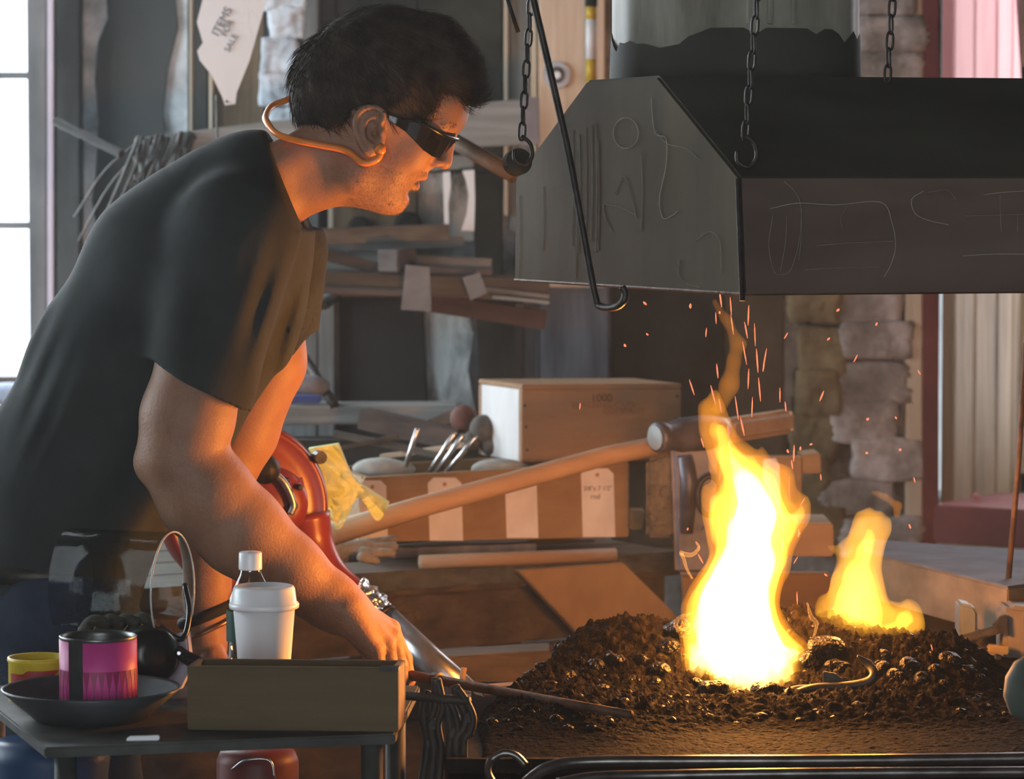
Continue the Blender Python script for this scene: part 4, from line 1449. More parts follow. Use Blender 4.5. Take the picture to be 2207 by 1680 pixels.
for s in (1, -1):
    add('temple', strip(rows[:5], s, 0.003), m_frame, gl, bevel=0.0006)
    add('lens', strip(rows[4:], s, 0.002), m_lens, gl, smooth=False)
    rimt = [J(r[0], r[1], r[4] * s) for r in rows[3:]]
    add('brow_rim', tube(smooth_path(rimt, 4), 0.0022, 7), m_frame, gl, smooth=True)
add('nose_bridge', tube([J(982, 303, 14), J(978, 306, 0), J(982, 303, -14)], 0.0025, 7), m_frame, gl, smooth=True)

# ---- orange banded ear plugs hanging round the neck
m_band = M('orange_plastic', (0.85, 0.24, 0.035), rough=0.3, spec=0.5)
bp_far = [(585, 230, -50), (612, 218, -85), (640, 212, -105), (700, 240, -122), (780, 300, -138), (816, 328, -140)]
bp = [(822, 326, 140), (812, 344, 144), (782, 351, 142), (745, 325, 134), (690, 313, 128), (640, 303, 122), (596, 288, 100), (575, 262, 52), (573, 250, 0)]
path = [J(*q) for q in bp] + [J(*q) for q in bp_far]
eb_ = thing('ear_plug_band', 'orange plastic ear plug band looped behind the smith\'s neck', 'ear plugs', J(640, 300))
pb = smooth_path(path, 7)
add('band', tube(pb, 0.0042, 10), m_band, eb_, smooth=True)
for s in (1, -1):
    add('ear_plug', lathe([(0.002, -0.008), (0.006, -0.006), (0.0075, 0.0), (0.005, 0.006), (0.001, 0.008)], J(820, 322, 138 * s), (0.3, 0.6 * s, 0.7), 14), m_band, eb_, smooth=True)

# ---- the rod he holds
rp = [J(800, 1441, 122), J(862, 1452, 185), J(940, 1466, 264), J(1040, 1484, 366), J(1200, 1513, 528), J(1360, 1541, 690)]
rod = thing('iron_rod', 'dark round iron rod held in the smith\'s hand, pointing at the coals', 'rod', rp[1])
add('shaft', tube(rp, [0.0068, 0.0068, 0.0066, 0.0064, 0.0058, 0.005], 12), m_rust, rod, smooth=True)
c = np.array(J(942, 1466, 266))
add('collar', lathe([(0.0068, -0.006), (0.0098, -0.005), (0.0098, 0.005), (0.0068, 0.006)], c, rp[3] - rp[2], 16), m_iron, rod)

# ================================================================== BACK OF THE SHOP: rail, rack, bench, tools
m_papr = M('paper', (0.84, 0.87, 0.91), (0.88, 0.90, 0.93), rough=0.9, scale=6)
m_card = M('card_tag', (0.66, 0.60, 0.60), (0.76, 0.71, 0.70), rough=0.9, scale=20)
m_ink = M('ink', (0.03, 0.03, 0.06), rough=0.8)
m_steel = M('grey_steel', (0.06, 0.062, 0.058), (0.15, 0.152, 0.145), rough=0.5, metal=0.4, scale=12, stretch=(0.5, 2, 2))
m_brownbar = M('brown_bar', (0.06, 0.047, 0.042), (0.12, 0.095, 0.085), rough=0.7, metal=0.1, scale=12, stretch=(0.4, 2, 2))
m_darkbrown = wood('dark_brown_timber', (0.045, 0.032, 0.022), (0.11, 0.078, 0.05), 'x')
m_rightwood = wood('bench_wood', (0.17, 0.10, 0.055), (0.30, 0.185, 0.105), 'x')
m_bright = M('bright_rod', (0.45, 0.45, 0.46), (0.6, 0.6, 0.62), rough=0.25, metal=0.9, scale=20)

# yellow and white pole, bolt on the stud
pz = PY(1274, 175, 6.46)
pole = thing('striped_pole', 'yellow and white banded pole standing against the pine stud', 'pole', (pz[0], 6.46, PY(1274, 560, 6.46)[2]))
for (y0, y1, mt, nm) in [(560, 172, 'y', 'yellow_band'), (172, 128, 'y', 'yellow_band'), (128, 42, 'w', 'white_band'), (42, 14, 'y', 'yellow_band'), (14, -60, 'k', 'black_grip')]:
    mm = {'y': M('yellow_paint', (0.55, 0.36, 0.03), (0.66, 0.44, 0.05), rough=0.4, scale=8), 'w': M('white_paint', (0.72, 0.72, 0.75), (0.8, 0.8, 0.82), rough=0.4, scale=8), 'k': m_black}[mt]
    a, b = PY(1274, y0, 6.46), PY(1274, y1, 6.46)
    add(nm, tube([(pz[0], 6.46, a[2]), (pz[0], 6.46, b[2])], 0.0105 if mt != 'k' else 0.012, 14), mm, pole, smooth=True)
c = PY(1200, 162, WY - 0.10)
bolt = thing('bolt_and_washer', 'round steel washer with a bolt fixed to the pine stud', 'bolt', c)
add('washer', lathe([(0.010, 0.0), (0.026, 0.0), (0.027, 0.003), (0.026, 0.006), (0.010, 0.006)], c + (0, 0.006, 0), (0, -1, 0), 28), M('zinc_blue', (0.30, 0.33, 0.38), (0.42, 0.46, 0.52), rough=0.4, metal=0.6, scale=20), bolt, smooth=False)
add('inner_washer', lathe([(0.006, 0.0), (0.016, 0.0), (0.016, 0.004), (0.006, 0.004)], c, (0, -1, 0), 24), m_steel, bolt)
add('bolt_head', lathe([(0.008, 0.0), (0.008, 0.008)], c - (0, 0.002, 0), (0, -1, 0), 6), m_galv, bolt)

# hand-lettered paper sign
ps = [(424, 48), (452, -60), (596, -60), (566, 30), (538, 130), (510, 200), (507, 224), (485, 227), (477, 205), (455, 160), (430, 130), (425, 110), (437, 92)]
sg = thing('paper_sign', 'torn white hand-lettered paper sign hanging from above', 'sign', PY(495, 227, 5.9))
sgo = add('sheet', plate(ps, 5.9, 0.0012), m_papr, sg)
rt_, up_ = np.array((math.cos(math.radians(62)), 0, math.sin(math.radians(62)))), None
up_ = np.array((-rt_[2], 0, rt_[0]))
for (s_, x, y, sz) in [('ITEMS', 470, 80, 0.021), ('FOR', 487, 80, 0.016), ('SALE', 494, 114, 0.016)]:
    text('lettering', s_, PY(x, y, 5.898), rt_, up_, sz, M('grey_ink', (0.12, 0.15, 0.18)), sg)
c = PY(489, 219, 5.899)
add('grommet', lathe([(0.001, 0), (0.0025, 0.001)], c, (0, -1, 0), 10), m_ink, sg)

# grey plank fixed across the studs
rl = [(288, 298), (575, 262), (985, 226), (1160, 210), (1163, 312), (985, 318), (575, 340), (300, 372)]
top('rail_board', plate(rl, 6.32, 0.03), m_greywoodx, 'long weathered grey board fixed across the wall studs behind the head', 'board', bevel=0.003)
top('rail_end_plate', plate([(1124, 211), (1162, 209), (1164, 312), (1126, 314)], 6.29, 0.02), M('purple_grey_tin', (0.20, 0.19, 0.21), (0.33, 0.31, 0.34), rough=0.6, scale=9), 'small purplish grey plate covering the right end of the grey board', 'plate', bevel=0.002)
top('lower_rail_board', plate([(880, 335), (1020, 335), (1022, 362), (880, 372)], 6.34, 0.03), m_greywoodx, 'short grey board under the long grey board', 'board', bevel=0.003)
top('iron_bar', tube([PY(120, 262, 6.2), PY(262, 332, 6.1)], 0.0085, 8), M('dull_bar', (0.02, 0.02, 0.018), (0.045, 0.042, 0.04), rough=0.7, scale=10), 'dark bar sticking out towards the left window', 'bar')
top('iron_pipe', tube([PY(940, 285, 5.2), PY(985, 308, 5.15), PY(1108, 378, 5.05)], 0.0125, 12), M('brown_pipe', (0.055, 0.038, 0.026), (0.12, 0.085, 0.058), rough=0.6, metal=0.2, scale=14), 'brown iron pipe sloping down from the nose to the pulley', 'pipe', smooth=True)
# bundle of wires over the rail
wb = thing('wire_bundle', 'tangled grey wires draped over the left end of the grey board', 'wires', PY(340, 300, 6.28))
m_wire = M('grey_wire', (0.03, 0.028, 0.026), (0.085, 0.08, 0.075), rough=0.6, scale=30)
rw = random.Random(9)
for k in range(34):
    x = rw.uniform(292, 415)
    spread = rw.uniform(-110, 30)
    y2 = rw.uniform(420, 640)
    yt_ = 296 - (x - 290) * 0.12 + rw.uniform(0, 14)
    Pw = smooth_path([PY(x + 14, yt_ + 40, 6.36), PY(x + 6, yt_, 6.31), PY(x - 4, yt_ + 26, 6.26), PY(x + spread * 0.45, (yt_ + y2) / 2, 6.24 + rw.uniform(-0.03, 0.03)), PY(x + spread, y2, 6.25 + rw.uniform(-0.03, 0.03))], 5)
    add('wire', tube(Pw, rw.uniform(0.0018, 0.0038), 5), m_wire, wb, smooth=True)
for (x, y, x2, y2) in [(300, 330, 160, 470), (310, 345, 170, 520)]:
    Pw = smooth_path([PY(x, y - 25, 6.28), PY((x + x2) / 2 - 5, (y + y2) / 2 - 30, 6.25), PY(x2, y2, 6.25)], 6)
    add('wire', tube(Pw, 0.0022, 5), m_wire, wb, smooth=True)
top('thin_hanging_rod', tube([PY(466, 205, 6.0), PY(468, 300, 6.0)], 0.0025, 6), m_steel, 'thin grey rod hanging in front of the grey board', 'rod')
for k, (pp, lab) in enumerate([([(954, 372), (970, 370), (972, 400), (966, 440), (968, 490), (958, 490), (956, 430)], 'narrow white paper strip hanging left of the wider strip'),
                               ([(996, 368), (1022, 366), (1024, 430), (1022, 498), (994, 497), (1006, 460), (1010, 420), (1004, 390)], 'wider curling white paper strip hanging under the grey board')]):
    top('paper_strip', plate(pp, 6.3, 0.003), m_papr, lab, 'paper strip')

# rack of bar stock
RK = 6.2
bars = [('angle_bar', (630, 512, 965, 500, RK, RK + .05, 34, 0.04), m_steel, 'grey box-section bar lying on top of the stock rack'),
        ('angle_bar', (640, 536, 1000, 520, RK + .1, RK + .1, 22, 0.04), m_steel, 'second grey bar behind the topmost bar on the rack'),
        ('pale_plank', (620, 568, 870, 556, RK + .12, RK + .12, 56, 0.02), m_greywoodx, 'pale board standing behind the sloping brown bar'),
        ('flat_bar', (650, 536, 872, 594, RK - .05, RK - .02, 26, 0.02), m_brownbar, 'purplish brown flat bar sloping down across the rack'),
        ('rack_shelf', (620, 604, 1182, 622, RK, RK, 46, 0.22), m_darkbrown, 'dark shelf board of the stock rack'),
        ('flat_bar', (866, 562, 1060, 570, RK - .06, RK - .06, 26, 0.03), m_steel, 'grey flat bar beneath the box-section end'),
        ('flat_bar', (880, 578, 1062, 586, RK - .09, RK - .09, 14, 0.02), m_brownbar, 'thin brown bar just below the grey flat bar'),
        ('flat_bar', (640, 622, 880, 632, RK - .13, RK - .13, 14, 0.03), m_brownbar, 'narrow brown bar along the front of the rack shelf'),
        ('flat_bar', (1040, 622, 1184, 640, RK - .12, RK - .12, 10, 0.02), m_steel, 'thin grey bar poking out at the right end of the rack'),
        ('flat_bar', (1060, 640, 1184, 652, RK - .13, RK - .13, 8, 0.02), m_greywoodx, 'pale thin strip at the lower right end of the rack'),
        ('rack_beam', (930, 652, 1176, 690, RK - .02, RK - .02, 40, 0.05), M('red_brown_beam', (0.06, 0.033, 0.024), (0.11, 0.062, 0.045), rough=0.8, scale=8, stretch=(0.4, 2, 2)), 'red-brown timber bracing the stock rack from below')]
for nm, a, mt, lab in bars:
    top(nm, bar(*a), mt, lab, 'bar' if 'bar' in nm else 'board', bevel=0.0015)
c0, c1 = PY(838, 560, RK - .08), PY(872, 556, RK - .02)
top('box_section_end', bar(835, 562, 875, 560, RK - .1, RK - .06, 48, 0.05), m_brownbar, 'open end of a thick square steel bar on the rack', 'bar', bevel=0.002)
top('paper_tag', plate([(864, 668), (929, 672), (926, 576), (874, 571)], RK - 0.15, 0.001), M('grey_tag', (0.17, 0.165, 0.17), (0.27, 0.26, 0.265), rough=0.9, scale=10), 'large grey paper tag hanging from the stock rack', 'tag')
top('paper_tag', plate([(1014, 648), (1050, 632), (1034, 588), (996, 598)], RK - 0.15, 0.001), MATS['grey_tag'], 'smaller tilted paper tag on the right of the stock rack', 'tag')
for x, lab in ((700, 'left iron bracket of the stock rack'), (1120, 'right iron bracket of the stock rack')):
    p = PY(x, 640, RK)
    top('rack_bracket', join(box(p[0] - 0.008, p[0] + 0.008, RK - 0.1, WY - 0.02, p[2] - 0.02, p[2] - 0.008), box(p[0] - 0.008, p[0] + 0.008, WY - 0.05, WY - 0.02, p[2] - 0.25, p[2] - 0.02)), m_iron, lab, 'bracket')

# workbench against the back wall
BZ = 0.82
A, B = PZ(560, 1253, BZ), PZ(1330, 1199, BZ)
dv = B - A
dv[2] = 0
dv /= np.linalg.norm(dv)
nv = np.array((-dv[1], dv[0], 0))
B2 = A + dv * 0.80
A2 = A - dv * 0.25
bench = thing('workbench', 'long wooden workbench along the back wall, loaded with tools', 'workbench', (A2[0], A2[1], 0))
dep = 0.62


def slab(a, b, d0, d1, z0, z1):
    q = [a + nv * d0, b + nv * d0, b + nv * d1, a + nv * d1]
    return hexa([(p[0], p[1], z0) for p in q], [(p[0], p[1], z1) for p in q])


for i in range(4):
    add('bench_plank', slab(A2, B2, i * dep / 4, (i + 1) * dep / 4 - 0.004, BZ - 0.04, BZ), m_darkbrown, bench, bevel=0.003)
add('metal_edge', slab(A2, B2, -0.006, 0.0, BZ - 0.03, BZ + 0.002), m_steel, bench)
for i, (z0, z1) in enumerate([(BZ - 0.14, BZ - 0.042), (BZ - 0.25, BZ - 0.145), (BZ - 0.37, BZ - 0.255)]):
    add('front_board', slab(A2, B2, 0.05, 0.075, z0, z1), m_darkbrown, bench, bevel=0.003)
for t_ in (0.05, 0.5, 0.93):
    p = A2 + dv * t_
    add('leg', slab(p, p + dv * 0.09, 0.08, 0.17, 0, BZ - 0.04), m_darkbrown, bench, bevel=0.003)
    add('leg', slab(p, p + dv * 0.09, dep - 0.15, dep - 0.06, 0, BZ - 0.04), m_darkbrown, bench, bevel=0.003)
# diagonal board leaning on the bench front
fp = A2 + nv * -0.012
dp = [PP(x, y, fp, nv) for x, y in [(1106, 1228), (1332, 1212), (1462, 1340), (1440, 1420), (1288, 1420)]]
top('leaning_board', prism(dp, -nv * 0.018), M('plywood', (0.30, 0.18, 0.085), (0.42, 0.27, 0.14), rough=0.7, scale=5, stretch=(0.8, 2, 1.2)), 'pale knotty board nailed slantwise down the bench front', 'board', bevel=0.002)
top('low_timber', plate([(935, 1490), (1192, 1490), (1190, 1402), (935, 1418)], [5.0, 5.05, 5.05, 5.0], 0.09), m_darkbrown, 'reddish brown timber block lying low behind the air pipe', 'timber', bevel=0.004)
top('back_boards', plate([(1480, 1500), (1790, 1500), (1790, 1236), (1470, 1236)], 5.35, 0.03), M('orange_board', (0.14, 0.075, 0.035), (0.24, 0.135, 0.065), rough=0.8, scale=5, stretch=(0.4, 2, 2)), 'brown board standing behind the tall flame', 'board', bevel=0.003)

# shelf plank with scrap behind the bins
S5 = 5.95
top('shelf_plank', plate([(560, 918), (990, 912), (985, 874), (600, 876)], S5, 0.12), m_greywoodx, 'grey plank shelf under the black sheet on the wall', 'shelf', bevel=0.003)
top('timber_offcut', bar(782, 902, 990, 948, 5.85, 5.8, 44, 0.05), m_brownbar, 'brown squared timber offcut lying aslant on the grey shelf', 'timber', bevel=0.002)
top('timber_offcut', bar(905, 930, 990, 895, 5.88, 5.84, 26, 0.04), m_darkbrown, 'darker wedge of timber behind the aslant offcut', 'timber', bevel=0.002)
top('rusty_ball', lump(PY(1000, 905, 5.82), (0.026, 0.026, 0.026), 3, 0.06, 3), M('red_brown_rust', (0.10, 0.045, 0.035), (0.18, 0.09, 0.07), rough=0.8, scale=20), 'round red-brown rusty lump beside the timber offcuts', 'ironwork', smooth=True)
for k, (x, y, r, lab) in enumerate([(1042, 925, 30, 'dark dusty lump left of the cap crate'), (1060, 955, 26, 'small dark lump by the foot of the cap crate'), (1018, 950, 22, 'dark lump behind the bright rods')]):
    top('scrap_lump', lump(PY(x, y, 5.75), (r * sc(5.75), 0.03, r * sc(5.75)), 70 + k, 0.15, 3), M('dusty_iron', (0.05, 0.045, 0.04), (0.13, 0.12, 0.105), rough=0.8, scale=16), lab, 'scrap', smooth=True)
top('blue_strip', bar(600, 862, 692, 860, 5.9, 5.9, 16, 0.03), M('blue_plastic', (0.03, 0.06, 0.22), (0.05, 0.09, 0.30), rough=0.5, scale=10), 'blue plastic strip lying on the grey shelf', 'strip', bevel=0.002)
top('leaning_iron_bar', tube([PY(657, 772, 6.1), PY(722, 876, 5.95)], 0.0085, 10), m_iron, 'black iron bar leaning on the grey posts under the rack', 'bar', smooth=True)
top('folded_sack', lump(PY(640, 835, 6.0), (0.055, 0.04, 0.022), 15, 0.15, 3, 0.3), M('grey_sack', (0.13, 0.12, 0.13), (0.30, 0.29, 0.32), rough=0.9, scale=14), 'crumpled grey sack lying above the blue strip', 'sack', smooth=True)
top('lower_beam', plate([(560, 1010), (1085, 1005), (1085, 948), (560, 950)], 5.88, 0.1), M('dark_grey_timber', (0.03, 0.028, 0.022), (0.07, 0.062, 0.05), rough=0.9, scale=6, stretch=(0.4, 2, 2)), 'dark timber beam below the grey shelf', 'beam', bevel=0.003)  # very dark grey-brown timber
for k, (x1, y1, x2, y2, h, lab) in enumerate([(720, 935, 960, 985, 14, 'grey slat lying aslant under the shelf'), (820, 985, 1000, 960, 10, 'thin tan slat crossing the grey slat'), (700, 975, 860, 940, 9, 'thin dark slat in the clutter behind the yellow glove')]):
    top('slat', bar(x1, y1, x2, y2, 5.72, 5.7, h, 0.02), (m_steel, m_tan, m_darkbrown)[k], lab, 'slat', bevel=0.001)

# cap crate with stencilled lettering
m_crate = wood('crate_pine', (0.21, 0.115, 0.058), (0.30, 0.175, 0.092), 'x', scale=4)
m_crateend = M('crate_end_pale', (0.50, 0.50, 0.50), (0.66, 0.66, 0.66), rough=0.85, scale=6, stretch=(2, 2, 0.6))
m_sten = M('stencil_ink', (0.06, 0.035, 0.025), (0.10, 0.055, 0.035), rough=0.9, scale=60)
CFL = PY(1125, 996, 5.62)
ca = math.radians(6)
cdx, cdn = np.array((math.cos(ca), math.sin(ca), 0)), None
Lc = 348 * sc(5.62)
back = np.array((-0.075, 0.16, 0))
Hc = 156 * sc(5.62)
crate = thing('cap_crate', 'old stencilled wooden crate with a pale end, standing on the bench', 'crate', CFL)


def cbox(u0, u1, d0, d1, z0, z1):
    f = lambda a, d, z: CFL + cdx * a + back * d + np.array((0, 0, z))
    return hexa([f(u0, d0, z0), f(u1, d0, z0), f(u1, d1, z0), f(u0, d1, z0)], [f(u0, d0, z1), f(u1, d0, z1), f(u1, d1, z1), f(u0, d1, z1)])


add('front_board', cbox(0, Lc, 0, 0.07, 0, Hc), m_crate, crate, bevel=0.0015)
add('back_board', cbox(0, Lc, 0.93, 1, 0, Hc), m_crate, crate, bevel=0.0015)
add('end_board', cbox(0, 0.014, 0.07, 0.93, 0, Hc), m_crateend, crate, bevel=0.001)
add('end_board', cbox(Lc - 0.014, Lc, 0.07, 0.93, 0, Hc), m_crate, crate, bevel=0.001)
add('bottom_board', cbox(0.014, Lc - 0.014, 0.07, 0.93, 0, 0.01), m_crate, crate)
add('lid_board', cbox(0.0, Lc, 0.0, 1.0, Hc + 0.0005, Hc + 0.009), m_crate, crate, bevel=0.0015)
px_ = sc(5.62)
fwd = np.cross(cdx, (0, 0, 1.0))
for (s_, x, y, sz, mt) in [('1000', 1275, 866, 17, m_sten), ('BLASTING CAPS', 1233, 880, 14, M('faint_stencil', (0.16, 0.09, 0.05), (0.24, 0.135, 0.075), rough=0.9, scale=60)), ('COMPANY', 1300, 894, 14, MATS['faint_stencil']), ('ICC-15-A-25', 1232, 972, 24, M('pressed_letters', (0.24, 0.14, 0.08), (0.28, 0.17, 0.095), rough=0.9, scale=50))]:
    p = CFL + cdx * (x - 1125) * px_ + np.array((0, 0, (996 - y) * px_)) + fwd * 0.0006
    text('lettering', s_, p, cdx, (0, 0, 1), sz * px_ * 1.38, mt, crate)
for (x, y) in [(1131, 874), (1134, 920), (1136, 970), (1464, 856), (1462, 905)]:
    p = CFL + cdx * (x - 1125) * px_ + np.array((0, 0, (996 - y) * px_))
    add('nail_head', lathe([(0.0025, 0), (0.0025, 0.0012)], p, fwd, 8), m_iron, crate)

# tag bins
m_bin = wood('bin_wood', (0.24, 0.135, 0.058), (0.34, 0.21, 0.105), 'x', scale=4)
bin1 = thing('tool_bin', 'wooden tool bin with white labels along its front, under the hammer handle', 'bin', PY(1060, 1165, 5.5))
f0 = [PY(780, 1170, 5.42), PY(1356, 1158, 5.56), PY(1356, 996, 5.56), PY(785, 1030, 5.42)]
bn = np.cross(f0[1] - f0[0], (0, 0, 1.0))
bn /= np.linalg.norm(bn)
bn = bn if bn[1] < 0 else -bn
add('front_board', prism(f0, -bn * 0.016), m_bin, bin1, bevel=0.002)
add('back_board', prism([p - bn * 0.2 for p in f0], -bn * 0.016), m_bin, bin1, bevel=0.002)
add('end_board', prism([f0[0] - bn * 0.017, f0[0] - bn * 0.199, f0[3] - bn * 0.199, f0[3] - bn * 0.017], (f0[1] - f0[0]) * 0.03), m_bin, bin1)
add('end_board', prism([f0[1] - bn * 0.017, f0[1] - bn * 0.199, f0[2] - bn * 0.199, f0[2] - bn * 0.017], (f0[0] - f0[1]) * 0.03), m_bin, bin1)
add('bottom_board', prism([f0[0] - bn * 0.017, f0[1] - bn * 0.017, f0[1] - bn * 0.199, f0[0] - bn * 0.199], (0, 0, 0.012)), m_bin, bin1)
add('end_block', plate([(1357, 1142), (1384, 1142), (1390, 1102), (1357, 1100)], 5.57, 0.05), m_bin, bin1, bevel=0.002)
bp_ = lambda x, y: PP(x, y, f0[0] + bn * 0.0006, bn)
for k, (x0, x1, y0, y1) in enumerate([(772, 832, 1036, 1162), (922, 994, 1030, 1166), (1088, 1156, 1018, 1160), (1252, 1322, 1010, 1158)]):
    q = [bp_(x0 + 4, y1), bp_(x1 + 4, y1), bp_(x1, y0 + 12), bp_(x1 - 12, y0), bp_(x0 + 12, y0), bp_(x0, y0 + 12)]
    tg = add('label_tag', prism(q, bn * 0.0006), m_card, bin1)
    e = lathe([(0.0035, 0), (0.0035, 0.0006)], bp_((x0 + x1) / 2, y0 + 14) + bn * 0.0008, bn, 12)
    add('tag_eyelet', e, M('tag_eyelet', (0.45, 0.22, 0.16)), tg)
    if k == 3:
        rd = f0[1] - f0[0]
        text('lettering', '3/8"x 7 1/2"', bp_(1257, 1058) + bn * 0.0009, rd, (0, 0, 1), 0.0105, m_ink, tg, 0.0001)
        text('lettering', 'rnd', bp_(1272, 1076) + bn * 0.0009, rd, (0, 0, 1), 0.0125, m_ink, tg, 0.0001)
bin2 = thing('small_tool_bin', 'end of a second wooden bin with one white label, right of the flame', 'bin', PY(1680, 1140, 5.6))
add('front_board', plate([(1560, 1138), (1728, 1138), (1728, 984), (1560, 984)], 5.6, 0.02), m_bin, bin2, bevel=0.002)
add('projecting_board', plate([(1729, 1022), (1770, 1020), (1768, 978), (1729, 982)], 5.6, 0.1), m_bin, bin2, bevel=0.002)
add('lower_board', plate([(1600, 1170), (1745, 1170), (1745, 1140), (1600, 1140)], 5.59, 0.1), m_bin, bin2, bevel=0.002)
add('label_tag', plate([(1645, 1110), (1684, 1112), (1680, 1004), (1672, 988), (1645, 990)], 5.598, 0.001), m_card, bin2)
top('wood_block', plate([(1690, 1200), (1798, 1200), (1796, 1128), (1690, 1128)], 5.2, 0.14), M('block_wood', (0.20, 0.13, 0.08), (0.28, 0.19, 0.125), rough=0.8, scale=7, stretch=(0.5, 2, 2)), 'squared wooden block standing between the two flames', 'block', bevel=0.003)

# bright rods standing in the bin
for k, (x1, y1, x2, y2, Y, lab) in enumerate([(872, 1012, 900, 926, 5.5, 'lone bright steel rod standing left of the others in the bin'), (930, 1012, 980, 934, 5.5, 'left rod of the bright trio standing in the bin'),
                                              (948, 1010, 998, 938, 5.54, 'middle rod of the bright trio standing in the bin'), (970, 1010, 1026, 942, 5.5, 'right rod of the bright trio standing in the bin')]):
    a, b = PY(x1, y1, Y + 0.05), PY(x2, y2, Y)
    top('steel_rod', tube([a + (a - b) * 0.6, b], 0.0042, 10), m_bright, lab, 'rod', 'bright rods in the tool bin', smooth=True)
for k, (x, lab) in enumerate([(800, 'pale crumpled rag in the left of the tool bin'), (1045, 'pale crumpled rag behind the bright rods')]):
    top('rag', lump(PY(x + 30, 1010, 5.56), (0.05, 0.03, 0.018), 40 + k, 0.2, 3), M('pale_rag', (0.25, 0.25, 0.23), (0.5, 0.5, 0.46), rough=0.9, scale=14), lab, 'rag', smooth=True)

# sledge with a long wooden handle, and the stake anvil it leans on
sh = thing('sledge_hammer', 'sledge hammer with a long pale wooden handle lying across the bins', 'hammer', PY(1420, 970, 5.2))
hp_ = [PY(712, 1152, 5.05), PY(900, 1095, 5.08), PY(1100, 1040, 5.12), PY(1300, 985, 5.16), PY(1432, 958, 5.2)]
Vh_, Fh_ = tube(hp_, [0.0185, 0.0165, 0.0155, 0.015, 0.0155], 14)
add('handle', (Vh_, Fh_), wood('hickory', (0.27, 0.165, 0.095), (0.38, 0.25, 0.155), 'x', scale=4), sh, smooth=True)
a, b = PY(1412, 944, 5.15), PY(1600, 925, 5.25)
dd = (b - a) / np.linalg.norm(b - a)
add('head', lathe([(0.018, 0.0), (0.0235, 0.003), (0.0245, 0.010), (0.0235, 0.018), (0.020, 0.024), (0.027, 0.05), (0.028, 0.10), (0.024, 0.125), (0.022, 0.135)], a, dd, 22), M('blue_steel', (0.035, 0.035, 0.05), (0.10, 0.10, 0.13), rough=0.5, metal=0.4, scale=14), sh, smooth=True)
add('ground_face', lathe([(0.001, -0.0015), (0.019, -0.001), (0.0195, 0.002)], a, dd, 22), M('ground_steel', (0.28, 0.29, 0.28), rough=0.3, metal=0.8), sh)
an = thing('stake_anvil', 'dark blue steel stake anvil standing behind the tall flame', 'anvil', PY(1500, 1200, 5.3))
add('stake', hexa([PY(1455, 1240, 5.28), PY(1545, 1240, 5.28), PY(1545, 1240, 5.36), PY(1455, 1240, 5.36)], [PY(1445, 960, 5.28), PY(1560, 940, 5.28), PY(1560, 940, 5.36), PY(1445, 960, 5.36)]), MATS['blue_steel'], an, bevel=0.008, seg=3)
add('rounded_rib', tube([PY(1478, 985, 5.26), PY(1486, 1040, 5.26), PY(1480, 1150, 5.26)], [0.012, 0.014, 0.010], 10), MATS['blue_steel'], an, smooth=True)
add('side_cheek', hexa([PY(1392, 1160, 5.3), PY(1452, 1160, 5.3), PY(1452, 1160, 5.4), PY(1392, 1160, 5.4)], [PY(1392, 990, 5.3), PY(1448, 975, 5.3), PY(1448, 975, 5.4), PY(1392, 990, 5.4)]), m_iron, an, bevel=0.006)
add('ring', tube([PY(1530 + 26 * math.cos(t_), 1070 + 42 * math.sin(t_), 5.25) for t_ in np.linspace(0, 6.28, 25)[:-1]], 0.004, 7, closed=True), m_iron, an, smooth=True)
h2 = thing('hatchet_handle', 'short thick wooden hammer handle lying above the right bin', 'handle', PY(1630, 940, 5.35))
add('shaft', bar(1560, 930, 1698, 908, 5.35, 5.5, 52, 0.035), MATS['hickory'], h2, bevel=0.009, seg=3)
add('end_wedge', bar(1697, 908, 1703, 907, 5.5, 5.502, 40, 0.02), m_tan, h2)

# things along the bench front
for k, (x1, y1, x2, y2, h, mt, nm, lab) in enumerate([
        (850, 1166, 985, 1157, 16, m_iron, 'black_rod', 'short black rod end beside the work gloves'),
        (845, 1190, 1150, 1180, 22, m_bluegrey, 'flat_file', 'blue-grey flat file lying along the bench'),
        (1135, 1170, 1280, 1162, 14, m_darkbrown, 'dark_stick', 'dark stick lying behind the flat file'),
        (905, 1212, 1326, 1196, 30, MATS['hickory'], 'tool_handle', 'long round wooden tool handle on the bench edge')]):
    a, b = PZ(x1, y1 + h / 2, BZ + 0.002), PZ(x2, y2 + h / 2, BZ + 0.002)
    r = h * sc(5.4) / 2
    if 'handle' in nm or 'rod' in nm or 'stick' in nm:
        top(nm.replace('tool_handle', 'wooden_dowel'), tube([a + (0, 0, r), b + (0, 0, r)], r, 14), mt, lab, 'handle' if 'handle' in nm else 'rod', smooth=True)
    else:
        s_ = np.cross(b - a, (0, 0, 1.0))
        s_ = s_ / np.linalg.norm(s_) * 0.018
        top(nm, hexa([a - s_, b - s_, b + s_, a + s_], [p + np.array((0, 0, 2 * r)) for p in (a - s_, b - s_, b + s_, a + s_)]), mt, lab, 'file', bevel=0.001)
